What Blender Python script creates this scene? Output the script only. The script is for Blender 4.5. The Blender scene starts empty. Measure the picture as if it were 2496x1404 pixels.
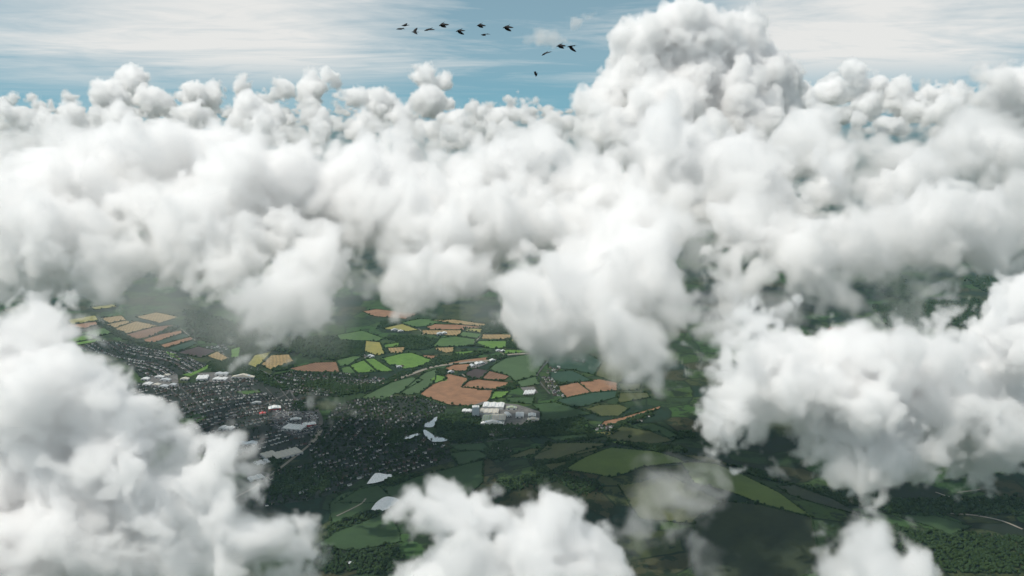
import bpy, bmesh, math, random, time
import numpy as np
from mathutils import Vector
T0 = time.time()
S = bpy.context.scene
COL = S.collection
random.seed(7)
rng = np.random.default_rng(11)
R = math.radians

# ------------------------------------------------------------------ camera
CAM_Z = 1500.0
FPX = 2161.0                       # focal length in photo pixels (2496 wide, 60 degrees)
PITCH = R(11.8)
cam = bpy.data.objects.new('camera', bpy.data.cameras.new('camera'))
COL.objects.link(cam); S.camera = cam
cam.location = (0, 0, CAM_Z); cam.rotation_euler = (R(90) - PITCH, 0, 0)
cam.data.sensor_width = 36.0; cam.data.lens = 36.0 * FPX / 2496.0
cam.data.clip_start = 1.0; cam.data.clip_end = 400000.0

# ------------------------------------------------------------------ sky
SUN_EL, SUN_AZ = 58.0, -114.0       # the sun stands high on the left, a little behind the camera (azimuth from +Y, east positive)
w = bpy.data.worlds.new('World'); S.world = w; w.use_nodes = True
nt = w.node_tree; bg = nt.nodes['Background']
def wn(t, **k):
    n = nt.nodes.new(t)
    for a, b in k.items(): setattr(n, a, b)
    return n
def wm(op, a, b=None, c=None, clamp=False):
    n = wn('ShaderNodeMath', operation=op, use_clamp=clamp)
    for i, v in enumerate((a, b, c)):
        if v is None: continue
        if isinstance(v, (int, float)): n.inputs[i].default_value = v
        else: nt.links.new(v, n.inputs[i])
    return n.outputs[0]
sky = wn('ShaderNodeTexSky', sky_type='NISHITA', sun_disc=False)
sky.sun_elevation = R(SUN_EL); sky.sun_rotation = R(SUN_AZ)
sky.altitude = 1500; sky.air_density = 1.0; sky.dust_density = 0.0; sky.ozone_density = 4.0
tc = wn('ShaderNodeTexCoord'); sep = wn('ShaderNodeSeparateXYZ'); nt.links.new(tc.outputs['Generated'], sep.inputs[0])
lift = wn('ShaderNodeCombineXYZ')                                          # seen from above the ground haze: the clear blue goes on down to the horizon
nt.links.new(sep.outputs[0], lift.inputs[0]); nt.links.new(sep.outputs[1], lift.inputs[1])
nt.links.new(wm('MULTIPLY_ADD', wm('MAXIMUM', sep.outputs[2], 0.0), 0.9, 0.22), lift.inputs[2])
nt.links.new(lift.outputs[0], sky.inputs[0])
zz = wm('ADD', wm('MAXIMUM', sep.outputs[2], 0.0), 0.05)
cmb = wn('ShaderNodeCombineXYZ')
nt.links.new(wm('DIVIDE', sep.outputs[0], zz), cmb.inputs[0]); nt.links.new(wm('DIVIDE', sep.outputs[1], zz), cmb.inputs[1])
def wnoise(scale, detail, rough, off, dist=0.0, stretch=(1, 1, 1)):
    mp = wn('ShaderNodeMapping'); mp.inputs['Location'].default_value = off; mp.inputs['Scale'].default_value = stretch
    nt.links.new(cmb.outputs[0], mp.inputs[0])
    n = wn('ShaderNodeTexNoise'); n.inputs['Scale'].default_value = scale; n.inputs['Detail'].default_value = detail
    n.inputs['Roughness'].default_value = rough; n.inputs['Distortion'].default_value = dist
    nt.links.new(mp.outputs[0], n.inputs[0]); return n.outputs[0]
az = wm('ARCTAN2', sep.outputs[0], sep.outputs[1])
swell = wm('SINE', wm('ADD', wm('MULTIPLY', az, 9.0), R(-113.0)))          # the veil comes in broad bands round the sky
n1 = wnoise(0.26, 9, 0.58, (3.1, 1.7, 0), 0.8, (1, .8, 1))
n2 = wnoise(0.9, 9, 0.62, (9.3, 2.1, 0), 1.5, (.8, 1.0, 1))
high = wm('MULTIPLY', wm('SUBTRACT', wm('MAXIMUM', sep.outputs[2], 0.0), 0.012), 28.0, clamp=True)   # it thins out towards the horizon
cov = wm('ADD', wm('MULTIPLY', swell, 0.34), wm('ADD', wm('MULTIPLY', wm('SUBTRACT', n1, .5), 1.9), wm('MULTIPLY', wm('SUBTRACT', n2, .5), .7)))
cov = wm('MULTIPLY_ADD', cov, 1.35, 0.52, clamp=True)
cov = wm('MULTIPLY', wm('MULTIPLY_ADD', cov, 0.80, 0.14), wm('MULTIPLY_ADD', high, 0.75, 0.25))
mix = wn('ShaderNodeMix', data_type='RGBA')
nt.links.new(cov, mix.inputs[0])
tint = wn('ShaderNodeMix', data_type='RGBA', blend_type='MULTIPLY'); tint.inputs[0].default_value = 1.0
nt.links.new(sky.outputs[0], tint.inputs[6]); tint.inputs[7].default_value = (1.0, 1.28, 0.92, 1)
nt.links.new(tint.outputs[2], mix.inputs[6])
mix.inputs[7].default_value = (7.3, 7.25, 7.05, 1)                            # sunlit high veil
nt.links.new(mix.outputs[2], bg.inputs[0]); bg.inputs[1].default_value = 0.11

# ------------------------------------------------------------------ sun
L = bpy.data.lights.new('sun', 'SUN'); L.energy = 3.5; L.angle = R(0.6); L.color = (1.0, 0.945, 0.87)
sun = bpy.data.objects.new('sun', L); COL.objects.link(sun)
sdir = Vector((math.sin(R(SUN_AZ)) * math.cos(R(SUN_EL)), math.cos(R(SUN_AZ)) * math.cos(R(SUN_EL)), math.sin(R(SUN_EL))))
sun.rotation_euler = sdir.to_track_quat('Z', 'Y').to_euler()
sun.location = sdir * 3000

# ------------------------------------------------------------------ exposure and sampling
vs = S.view_settings
vs.view_transform = 'Standard'; vs.look = 'None'; vs.exposure = 0.06; vs.gamma = 1.0; vs.use_curve_mapping = False
C = S.cycles
C.use_denoising = True; C.use_adaptive_sampling = True; C.adaptive_threshold = 0.012; C.adaptive_min_samples = 24
C.max_bounces = 20; C.volume_bounces = 16; C.diffuse_bounces = 2; C.glossy_bounces = 2; C.transparent_max_bounces = 8
C.volume_step_rate = 2.0; C.volume_max_steps = 400; C.sample_clamp_indirect = 6.0
C.time_limit = 660

# ------------------------------------------------------------------ placing
SP, CP = math.sin(PITCH), math.cos(PITCH)
def ray(px, py):
    u, v = (px - 1248) / FPX, (702 - py) / FPX
    return np.array([u, CP + v * SP, -SP + v * CP])
def at(px, py, D):                 # the point on that line of sight D metres ahead
    d = ray(px, py); return np.array([0, 0, CAM_Z]) + d * (D / d[1])
def gnd(px, py, z=0.0):            # the point on the ground
    d = ray(px, py); t = (z - CAM_Z) / d[2]; return np.array([d[0] * t, d[1] * t, z])

def tag(o, label=None, cat=None, group=None, kind=None):
    if label: o['label'] = label
    if cat: o['category'] = cat
    if group: o['group'] = group
    if kind: o['kind'] = kind
    return o

# ------------------------------------------------------------------ materials
def mat(name, col, rough=.9, var=.25, scale=.02, col2=None, stripe=None, metal=0.0, spec=.3, fine=0.0):
    """matte stuff: a base colour that drifts between COL and COL2 by noise; STRIPE = (direction in degrees, width in m) adds crop rows"""
    m = bpy.data.materials.new(name); m.use_nodes = True; t = m.node_tree
    b = t.nodes['Principled BSDF']; b.inputs['Roughness'].default_value = rough; b.inputs['Metallic'].default_value = metal
    b.inputs['Specular IOR Level'].default_value = spec
    tc = t.nodes.new('ShaderNodeNewGeometry'); src = tc.outputs['Position']
    col2 = col2 or tuple(c * (1 - var) for c in col)
    n = t.nodes.new('ShaderNodeTexNoise'); n.inputs['Scale'].default_value = scale; n.inputs['Detail'].default_value = 6; n.inputs['Roughness'].default_value = .65
    t.links.new(src, n.inputs[0])
    r = t.nodes.new('ShaderNodeValToRGB'); r.color_ramp.elements[0].position = .35; r.color_ramp.elements[1].position = .65
    r.color_ramp.elements[0].color = (*col2, 1); r.color_ramp.elements[1].color = (*col, 1)
    t.links.new(n.outputs[0], r.inputs[0]); last = r.outputs[0]
    def mul(last, fac, amt):
        q = t.nodes.new('ShaderNodeMix'); q.data_type = 'RGBA'; q.blend_type = 'MULTIPLY'; q.inputs[0].default_value = amt
        t.links.new(last, q.inputs[6]); t.links.new(fac, q.inputs[7]); return q.outputs[2]
    if stripe:
        mp = t.nodes.new('ShaderNodeMapping'); mp.inputs['Rotation'].default_value = (0, 0, R(stripe[0])); t.links.new(src, mp.inputs[0])
        wv = t.nodes.new('ShaderNodeTexWave'); wv.inputs['Scale'].default_value = .31 / stripe[1]; wv.inputs['Distortion'].default_value = 2.0
        wv.inputs['Detail'].default_value = 2; wv.inputs['Detail Scale'].default_value = .6
        t.links.new(mp.outputs[0], wv.inputs[0]); last = mul(last, wv.outputs[0], stripe[2] if len(stripe) > 2 else .22)
    if fine:
        n2 = t.nodes.new('ShaderNodeTexNoise'); n2.inputs['Scale'].default_value = .16; n2.inputs['Detail'].default_value = 4; t.links.new(src, n2.inputs[0])
        r2 = t.nodes.new('ShaderNodeValToRGB'); r2.color_ramp.elements[0].position = .3; r2.color_ramp.elements[1].position = .7
        r2.color_ramp.elements[0].color = (.3, .3, .3, 1); t.links.new(n2.outputs[0], r2.inputs[0]); last = mul(last, r2.outputs[0], fine)
    t.links.new(last, b.inputs['Base Color'])
    return m

# ------------------------------------------------------------------ terrain
def zoom(x0, y0, k): return lambda X, Y: (x0 + X / k, y0 + Y / k)
Z4, Z5, Z6, Z7, Z8 = zoom(0, 600, 2.773), zoom(800, 720, 2.773), zoom(500, 900, 2.8075), zoom(1200, 900, 1.926), zoom(1600, 500, 2.786)
def G(z, *pts): return [gnd(*z(X, Y))[:2] for X, Y in pts]
RIDGE = G(Z7, (300,560),(560,470),(800,490),(1080,600),(1350,720),(1600,800))
def height(x, y):                  # one low ridge, dead level elsewhere
    best = 1e9
    for (ax, ay), (bx, by) in zip(RIDGE[:-1], RIDGE[1:]):
        dx, dy = bx - ax, by - ay; t = max(0, min(1, ((x - ax) * dx + (y - ay) * dy) / (dx * dx + dy * dy)))
        best = min(best, math.hypot(x - ax - t * dx, y - ay - t * dy))
    q = best / 420.0
    return 0.0 if q >= 1 else 62.0 * (1 - q * q)**2
GRID = 50.0
def near_hill(pts): return any(height(x, y) > 0 for x, y in pts)

def drape(name, pts, lift, material, parent=None, kind='structure'):
    """a flat outline laid on the ground, cut on the terrain's grid where the ridge is"""
    bm = bmesh.new(); bm.faces.new([bm.verts.new((x, y, 0)) for x, y in pts])
    bmesh.ops.triangulate(bm, faces=bm.faces[:])
    xs = [p[0] for p in pts]; ys = [p[1] for p in pts]
    cx, cy = (min(xs) + max(xs)) / 2, (min(ys) + max(ys)) / 2
    if near_hill(list(pts) + [(cx, cy)]):
        for a, lo, hi in ((0, min(xs), max(xs)), (1, min(ys), max(ys))):
            v = math.ceil(lo / GRID) * GRID
            while v < hi:
                co = [0, 0, 0]; co[a] = v; no = [0, 0, 0]; no[a] = 1
                bmesh.ops.bisect_plane(bm, geom=bm.verts[:] + bm.edges[:] + bm.faces[:], plane_co=co, plane_no=no); v += GRID
        for v in bm.verts: v.co.z = height(v.co.x, v.co.y)
    for v in bm.verts: v.co.x -= cx; v.co.y -= cy
    for f in bm.faces:
        if f.normal.z < 0: f.normal_flip()
    me = bpy.data.meshes.new(name); bm.to_mesh(me); bm.free(); me.materials.append(material)
    for p in me.polygons: p.use_smooth = True
    o = bpy.data.objects.new(name, me); COL.objects.link(o); o.location = (cx, cy, lift); o.parent = parent
    if kind and not parent: o['kind'] = kind
    return o

# base sheet, out to the horizon
def axis(lo, hi, far_lo, far_hi, step):
    a = list(np.arange(lo, hi + 1, step)); x, s = hi, step
    while x < far_hi: s *= 1.5; x += s; a.append(x)
    x, s = lo, step
    while x > far_lo: s *= 1.5; x -= s; a.insert(0, x)
    return a
gx, gy = axis(-500, 2600, -90000, 90000, GRID), axis(1900, 4400, -20000, 150000, GRID)
gv = [(x, y, height(x, y)) for x in gx for y in gy]; ny = len(gy)
gf = [(i * ny + j, (i + 1) * ny + j, (i + 1) * ny + j + 1, i * ny + j + 1) for i in range(len(gx) - 1) for j in range(ny - 1)]
me = bpy.data.meshes.new('ground'); me.from_pydata(gv, [], gf)
for p in me.polygons: p.use_smooth = True
def ground_material():
    m = bpy.data.materials.new('farmland'); m.use_nodes = True; t = m.node_tree; b = t.nodes['Principled BSDF']; b.inputs['Roughness'].default_value = .95
    b.inputs['Specular IOR Level'].default_value = .15
    src = t.nodes.new('ShaderNodeNewGeometry').outputs['Position']
    wob = t.nodes.new('ShaderNodeTexNoise'); wob.inputs['Scale'].default_value = .004; t.links.new(src, wob.inputs[0])
    ad = t.nodes.new('ShaderNodeVectorMath'); ad.operation = 'MULTIPLY_ADD'; ad.inputs[1].default_value = (120, 120, 0); t.links.new(wob.outputs[1], ad.inputs[0]); t.links.new(src, ad.inputs[2])
    sc = t.nodes.new('ShaderNodeVectorMath'); sc.operation = 'MULTIPLY'; sc.inputs[1].default_value = (1/210, 1/165, 0); t.links.new(ad.outputs[0], sc.inputs[0])
    def vor(feat):
        v = t.nodes.new('ShaderNodeTexVoronoi'); v.voronoi_dimensions = '2D'; v.feature = feat; v.inputs['Scale'].default_value = 1; v.inputs['Randomness'].default_value = .85
        t.links.new(sc.outputs[0], v.inputs[0]); return v
    v1, v2 = vor('F1'), vor('DISTANCE_TO_EDGE')
    r = t.nodes.new('ShaderNodeValToRGB'); r.color_ramp.interpolation = 'CONSTANT'
    cols = [(0, (.024,.044,.018)), (.2, (.036,.064,.020)), (.38, (.014,.030,.019)), (.55, (.040,.052,.021)), (.68, (.034,.072,.022)), (.82, (.042,.044,.022)), (.92, (.016,.024,.016))]
    for p, c in cols[2:]: r.color_ramp.elements.new(p)
    for e, (p, c) in zip(r.color_ramp.elements, cols): e.position = p; e.color = (*c, 1)
    sp = t.nodes.new('ShaderNodeSeparateColor'); t.links.new(v1.outputs['Color'], sp.inputs[0]); t.links.new(sp.outputs[0], r.inputs[0])
    hr = t.nodes.new('ShaderNodeValToRGB'); hr.color_ramp.elements[0].position = .012; hr.color_ramp.elements[1].position = .04; t.links.new(v2.outputs['Distance'], hr.inputs[0])
    mx = t.nodes.new('ShaderNodeMix'); mx.data_type = 'RGBA'; t.links.new(hr.outputs[0], mx.inputs[0]); mx.inputs[6].default_value = (.010, .018, .008, 1); t.links.new(r.outputs[0], mx.inputs[7])
    n = t.nodes.new('ShaderNodeTexNoise'); n.inputs['Scale'].default_value = .012; n.inputs['Detail'].default_value = 8; n.inputs['Roughness'].default_value = .7; t.links.new(src, n.inputs[0])
    wr = t.nodes.new('ShaderNodeValToRGB'); wr.color_ramp.elements[0].position = .51; wr.color_ramp.elements[1].position = .56; t.links.new(n.outputs[0], wr.inputs[0])
    mw = t.nodes.new('ShaderNodeMix'); mw.data_type = 'RGBA'; t.links.new(wr.outputs[0], mw.inputs[0]); t.links.new(mx.outputs[2], mw.inputs[6]); mw.inputs[7].default_value = (.014, .024, .011, 1)
    t.links.new(mw.outputs[2], b.inputs['Base Color'])
    return m
me.materials.append(ground_material())
ground = bpy.data.objects.new('ground', me); COL.objects.link(ground); tag(ground, kind='structure')

# ------------------------------------------------------------------ fields
FM = {
 'orange':  mat('stubble_orange', (.30,.165,.092), col2=(.20,.108,.062), stripe=(70, 20, .35), scale=.016),
 'brown':   mat('bare_brown', (.22,.125,.075), col2=(.15,.085,.052), stripe=(20, 18, .35), scale=.016),
 'tan':     mat('ripe_tan', (.31,.225,.11), col2=(.22,.16,.075), stripe=(-15, 20, .3), scale=.018),
 'yellow':  mat('meadow_yellow', (.24,.215,.06), col2=(.17,.165,.05), scale=.015),
 'bright':  mat('grass_bright', (.105,.20,.036), col2=(.068,.14,.026), stripe=(35, 22, .15), scale=.016),
 'green':   mat('grass_green', (.07,.13,.036), col2=(.046,.092,.028), stripe=(55, 22, .2), scale=.016),
 'crop':    mat('crop_green', (.06,.105,.045), col2=(.05,.088,.036), stripe=(62, 14, .2), scale=.01),
 'dark':    mat('grass_dark', (.032,.066,.022), col2=(.024,.05,.018), scale=.012),
 'teal':    mat('beet_green', (.024,.058,.034), col2=(.018,.045,.026), stripe=(30, 10, .15), scale=.012),
 'olive':   mat('grass_olive', (.068,.078,.025), col2=(.05,.06,.02), stripe=(40, 14, .12), scale=.012),
 'plough':  mat('ploughed_dark', (.06,.045,.042), col2=(.045,.034,.034), stripe=(75, 8), scale=.015),
 'moor':    mat('moor_brown', (.026,.036,.016), col2=(.014,.022,.011), scale=.01),
 'ridge':   mat('ridge_grass', (.085,.125,.028), col2=(.06,.095,.024), scale=.006),
 'verge':   mat('verge', (.045,.075,.022), scale=.02),
 'town':    mat('town_ground', (.032,.040,.034), col2=(.014,.024,.016), scale=.02, fine=.8),
 'yard':    mat('yard_concrete', (.17,.165,.155), col2=(.09,.09,.088), scale=.05, fine=.4),
 'carpark': mat('car_park_asphalt', (.075,.078,.08), col2=(.055,.058,.06), scale=.03),
}
FIELDS = []
def fld(z, colour, *pts, hedge=True): FIELDS.append((colour, G(z, *pts), hedge))
fld(Z5,'orange',(820,535),(935,562),(945,580),(900,622),(1000,632),(1005,640),(1110,640),(1090,690),(1030,748),(820,735),(630,670),(700,610),(800,570),(790,545))
fld(Z5,'orange',(952,582),(1010,570),(1215,590),(1200,612),(1165,625),(1110,632),(1010,628),(908,618))
fld(Z5,'plough',(920,530),(990,495),(1085,510),(1035,560),(960,560))
fld(Z5,'brown',(1090,512),(1225,548),(1180,577),(1040,562))
fld(Z5,'crop',(1095,500),(1130,470),(1200,430),(1300,410),(1450,395),(1475,430),(1430,490),(1400,540),(1255,578),(1235,545))
fld(Z5,'crop',(1270,585),(1400,550),(1430,600),(1300,620))
fld(Z5,'crop',(230,690),(430,590),(560,555),(630,575),(480,660),(450,665),(380,710))
fld(Z5,'crop',(645,530),(730,500),(720,570),(690,610),(600,670),(490,665),(565,595))
fld(Z5,'orange',(775,500),(850,470),(960,465),(930,510),(830,510))
fld(Z5,'orange',(790,465),(900,440),(1070,420),(1060,440),(900,460),(800,470), hedge=False)
fld(Z5,'bright',(360,430),(500,395),(560,390),(700,440),(620,480),(520,495),(420,470))
fld(Z5,'bright',(250,435),(310,428),(438,510),(335,515))
fld(Z5,'bright',(150,475),(240,440),(325,515),(190,525))
fld(Z5,'green',(80,495),(145,480),(185,527),(100,530))
fld(Z5,'green',(60,440),(170,412),(225,415),(140,470),(80,480))
fld(Z5,'yellow',(255,310),(350,320),(380,395),(330,405),(245,380))
fld(Z5,'tan',(640,237),(900,236),(880,275),(640,262))
fld(Z5,'orange',(670,215),(700,195),(890,200),(1035,215),(920,232),(690,232))
fld(Z5,'yellow',(920,222),(1040,228),(1030,252),(930,240))
fld(Z5,'green',(880,275),(910,247),(1035,262),(1010,290))
fld(Z5,'green',(710,345),(760,290),(860,280),(990,298),(980,340),(900,345),(800,345))
fld(Z5,'tan',(1045,265),(1235,265),(1225,298),(1040,295))
fld(Z5,'tan',(1250,260),(1470,250),(1480,275),(1250,292))
fld(Z5,'yellow',(1230,300),(1460,282),(1440,300),(1240,312))
fld(Z5,'green',(1320,320),(1450,305),(1455,345),(1325,360))
fld(Z5,'bright',(1020,310),(1200,310),(1200,350),(1130,360),(1070,355),(1000,330))
fld(Z5,'bright',(1180,370),(1330,370),(1520,350),(1500,370),(1350,385),(1200,395))
fld(Z5,'bright',(850,385),(990,375),(930,405),(850,400))
fld(Z5,'tan',(725,355),(850,352),(845,380),(800,390),(730,370))
fld(Z5,'bright',(375,335),(480,320),(480,345),(380,355))
fld(Z5,'tan',(400,357),(530,350),(500,390),(420,390))
fld(Z5,'orange',(630,405),(750,410),(700,432),(660,425))
fld(Z5,'bright',(690,575),(730,540),(800,555),(800,575),(730,590), hedge=False)
fld(Z5,'green',(500,185),(620,160),(790,165),(690,205),(590,215))
fld(Z5,'yellow',(370,225),(500,195),(610,235),(500,245))
fld(Z5,'orange',(240,110),(330,95),(600,125),(520,160),(300,140))
fld(Z5,'tan',(700,170),(850,165),(1060,195),(1050,210),(900,198))
fld(Z5,'green',(60,270),(230,240),(370,290),(330,310),(90,300))
fld(Z5,'orange',(1548,620),(1685,590),(1770,655),(1610,690))
fld(Z5,'orange',(1695,588),(1830,570),(1950,590),(1950,640),(1782,655))
fld(Z5,'teal',(1545,710),(1780,662),(1945,650),(1935,690),(1730,750),(1650,750))
fld(Z5,'dark',(1385,740),(1530,725),(1770,800),(1560,845),(1440,845),(1440,790))
fld(Z5,'olive',(1745,770),(1830,742),(1960,740),(2030,765),(1960,815),(1830,815))
fld(Z5,'teal',(1505,520),(1650,512),(1785,580),(1560,590),(1500,560))
fld(Z5,'teal',(1490,420),(1600,390),(1750,400),(1845,450),(1795,535),(1650,500),(1495,488))
fld(Z5,'olive',(1805,540),(1855,452),(2030,470),(2060,520),(1960,590))
fld(Z5,'olive',(1965,600),(2110,600),(2100,640),(1980,645))
fld(Z5,'olive',(1970,662),(2150,660),(2170,690),(1960,730))
fld(Z5,'orange',(1845,885),(1870,850),(1990,825),(2180,770),(2240,750),(2230,770),(2020,840),(1940,870))
fld(Z5,'yellow',(1805,930),(1960,915),(1880,960))
fld(Z5,'olive',(1875,952),(1990,890),(2230,930),(2320,990),(2170,1045),(1960,1020),(1900,985))
fld(Z5,'dark',(2090,880),(2200,870),(2280,900),(2380,960),(2280,960))
fld(Z5,'bright',(1098,703),(1112,652),(1222,650),(1190,688))
fld(Z5,'dark',(1205,692),(1390,690),(1380,735),(1225,720))
fld(Z5,'dark',(810,1010),(1050,1000),(1090,1045),(880,1050))
fld(Z5,'dark',(820,1070),(1010,1050),(1080,1090),(890,1150))
fld(Z5,'olive',(1215,1100),(1370,1040),(1500,1060),(1440,1090),(1300,1115))
fld(Z5,'teal',(1370,1160),(1480,1010),(1800,1040),(1900,1080),(1700,1130),(1550,1180))
fld(Z5,'dark',(1480,960),(1740,940),(1760,975),(1560,990))
fld(Z5,'dark',(1060,985),(1180,985),(1120,1005),(1090,1030))
fld(Z5,'dark',(80,1400),(260,1290),(450,1290),(600,1230),(1030,1120),(1025,1290),(880,1400))
fld(Z5,'bright',(1910,1040),(1950,1025),(2110,1045),(2100,1070),(1980,1065))
fld(Z5,'olive',(1450,1230),(1620,1220),(1600,1250),(1500,1285))
fld(Z4,'tan',(775,560),(920,510),(1060,540),(860,590)); fld(Z4,'brown',(855,600),(1050,547),(1180,535),(1030,608),(930,630))
fld(Z4,'orange',(950,640),(1080,600),(1220,572),(1230,588),(1040,652)); fld(Z4,'teal',(1035,656),(1230,595),(1295,611),(1082,666))
fld(Z4,'orange',(1078,672),(1285,616),(1305,632),(1125,688)); fld(Z4,'teal',(1135,692),(1300,640),(1335,660),(1200,715))
fld(Z4,'plough',(1205,722),(1340,680),(1455,710),(1360,755)); fld(Z4,'tan',(1400,745),(1470,714),(1540,755),(1500,780))
fld(Z4,'bright',(1560,700),(1630,680),(1610,760),(1560,750)); fld(Z4,'yellow',(1675,800),(1720,740),(1830,720),(1760,798),(1730,820))
fld(Z4,'tan',(1768,802),(1835,740),(1950,735),(1980,780),(1830,835)); fld(Z4,'brown',(1960,830),(2130,790),(2270,785),(2290,850),(2050,850))
fld(Z4,'bright',(440,630),(600,600),(635,625),(500,650)); fld(Z4,'bright',(505,656),(640,630),(690,640),(520,672))
fld(Z4,'green',(545,590),(700,555),(760,590),(640,613)); fld(Z4,'brown',(260,600),(450,572),(520,590),(380,620))
fld(Z4,'orange',(430,542),(650,512),(660,530),(560,560)); fld(Z4,'yellow',(465,500),(640,470),(665,500),(480,530))
fld(Z4,'olive',(300,510),(420,492),(428,538),(260,570)); fld(Z4,'green',(330,450),(430,440),(420,488),(312,500))
fld(Z4,'tan',(680,490),(820,470),(850,500),(740,520)); fld(Z4,'tan',(720,532),(840,507),(900,510),(780,552))
fld(Z4,'yellow',(620,415),(760,395),(790,410),(640,430)); fld(Z4,'dark',(150,500),(290,470),(240,560),(180,560))
fld(Z4,'olive',(20,430),(150,400),(300,440),(130,490)); fld(Z4,'bright',(1110,710),(1190,730),(1220,770),(1160,750), hedge=False)
fld(Z4,'tan',(920,480),(1060,450),(1200,480),(1080,520)); fld(Z4,'dark',(1200,1170),(1300,1130),(1400,1150),(1350,1190),(1240,1215))
fld(Z4,'green',(1600,985),(1740,975),(1760,990),(1650,1005), hedge=False); fld(Z4,'bright',(1235,870),(1330,845),(1410,800),(1400,830),(1290,880), hedge=False)
fld(Z8,'brown',(1150,860),(1180,830),(1300,835),(1470,870),(1440,885),(1280,870)); fld(Z8,'orange',(1590,915),(1600,895),(1790,895),(1780,915),(1640,930))
fld(Z8,'brown',(1590,855),(1600,840),(1740,828),(1720,848)); fld(Z8,'green',(1690,870),(1740,835),(1790,865),(1750,885))
fld(Z7,'ridge',(440,480),(560,430),(760,450),(860,485),(890,505),(700,520),(560,560),(350,540)); fld(Z7,'olive',(180,470),(270,350),(545,400),(480,440),(300,480))
fld(Z7,'ridge',(895,510),(1050,500),(1180,560),(1330,640),(1480,765),(1250,700),(1100,640),(950,600))
fld(Z7,'moor',(960,740),(1090,690),(1250,715),(1480,775),(1520,960),(1300,1010),(950,971)); fld(Z7,'olive',(600,590),(820,560),(940,620),(1060,680),(930,740),(700,700))
fld(Z7,'dark',(1850,690),(2080,690),(2240,740),(2150,780),(2060,740)); fld(Z7,'moor',(1340,600),(1420,570),(1600,640),(1720,740),(1560,700),(1400,650))
fld(Z7,'moor',(2350,420),(2480,400),(2490,460),(2400,465)); fld(Z7,'olive',(2230,400),(2380,390),(2340,455),(2240,440)); fld(Z7,'dark',(2170,480),(2420,465),(2430,490),(2200,500))
fld(Z7,'olive',(900,460),(1000,450),(1140,490),(1000,495)); fld(Z7,'moor',(200,620),(300,595),(400,640),(300,690)); fld(Z6,'dark',(780,1200),(900,1120),(1260,980),(1300,1060),(1330,1180),(1000,1240))
fld(Z6,'dark',(860,920),(930,860),(1180,800),(1260,880),(1150,960),(870,1060))
for i, (c, p, h) in enumerate(FIELDS):
    a = np.array(p); m_ = a.mean(0); a = m_ + (a - m_) * 1.05; p[:] = [tuple(q) for q in a]
    drape('field', p, .6 + .015 * i, FM[c])

# town and yard ground
TOWN = {
 'a': G(Z4,(520,690),(700,640),(840,650),(1090,700),(1420,800),(1290,860),(960,900),(820,760)),
 'b': G(Z4,(820,940),(1350,920),(1720,900),(1990,990),(2080,1060),(2150,1130),(2170,1200),(2080,1340),(1950,1403),(1500,1470),(1150,1300),(900,1060)),
 'c': G(Z4,(1840,880),(1960,845),(2280,860),(2490,870),(2490,930),(2250,1010),(2000,1020),(1950,960)),
 'd': G(Z5,(60,745),(200,700),(460,680),(640,690),(800,750),(780,800),(700,840),(640,930),(820,1040),(840,1120),(560,1200),(60,1260),(-100,1220),(-140,1000),(-20,850)),
 'e': G(Z6,(330,760),(470,690),(760,640),(900,700),(1060,760),(960,830),(700,900),(330,950)),
}
for k, p in TOWN.items(): drape('town_ground', p, .3 + .03 * 'abcde'.index(k), FM['town'])
drape('yard', G(Z5,(910,800),(960,750),(1050,720),(1280,740),(1430,790),(1430,850),(1290,880),(1040,880),(1030,820)), 2.5, FM['yard'])
drape('car_park', G(Z4,(1840,1110),(2130,1120),(2150,1190),(2100,1270),(1990,1290),(1850,1230)), 2.5, FM['carpark'])
drape('yard', G(Z4,(1330,860),(1560,850),(1570,920),(1420,920)), 2.5, FM['yard'])
drape('yard', G(Z4,(960,930),(1040,880),(1200,870),(1210,950),(1090,965)), 2.5, FM['yard'])
drape('yard', G(Z5,(960,490),(1000,450),(1070,440),(1080,460),(1000,495)), 2.5, FM['yard'])
drape('yard', G(Z6,(280,720),(330,690),(430,710),(380,770),(300,765)), 2.5, FM['yard'])
drape('yard', G(Z5,(1300,625),(1390,620),(1420,660),(1340,675)), 2.5, FM['yard'])

# ------------------------------------------------------------------ roads
ROADM = mat('road_asphalt', (.085,.085,.08), col2=(.065,.065,.062), scale=.05)
PALER = mat('road_pale', (.24,.22,.18), col2=(.18,.165,.14), scale=.05)
RAILM = mat('track_bed', (.075,.07,.066), scale=.05)
def smooth(pts, n=6):
    P = [np.array(p, float) for p in pts]; P = [2*P[0]-P[1]] + P + [2*P[-1]-P[-2]]; out = []
    for i in range(1, len(P) - 2):
        for k in range(n):
            t = k / n; a, b, c, d = P[i-1:i+3]
            out.append(.5*((2*b)+(-a+c)*t+(2*a-5*b+4*c-d)*t*t+(-a+3*b-3*c+d)*t**3))
    out.append(P[-2]); return out
ROADS = []
def strip(pts, w0):
    L_, R_ = [], []
    for i, p in enumerate(pts):
        d = pts[min(i+1, len(pts)-1)] - pts[max(i-1, 0)]; d = d / (np.linalg.norm(d) + 1e-6); nrm = np.array([-d[1], d[0]])
        L_.append(p + nrm * w0 / 2); R_.append(p - nrm * w0 / 2)
    return L_, R_
def road(name, z, width, m, lift, *pts):
    c = smooth(G(z, *pts)); ROADS.append((c, width)); l, r = strip(c, width)
    v = [(x, y, height(x, y) + lift) for x, y in l] + [(x, y, height(x, y) + lift) for x, y in r]; n = len(l)
    me = bpy.data.meshes.new(name); me.from_pydata(v, [], [(i, n + i, n + i + 1, i + 1) for i in range(n - 1)]); me.materials.append(m)
    o = bpy.data.objects.new(name, me); COL.objects.link(o); tag(o, kind='structure'); return o
road('road', Z5, 26, PALER, 2.9, (330,615),(460,570),(560,535),(700,488),(830,468),(960,452),(1100,440),(1210,405),(1350,395),(1530,380))
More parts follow.
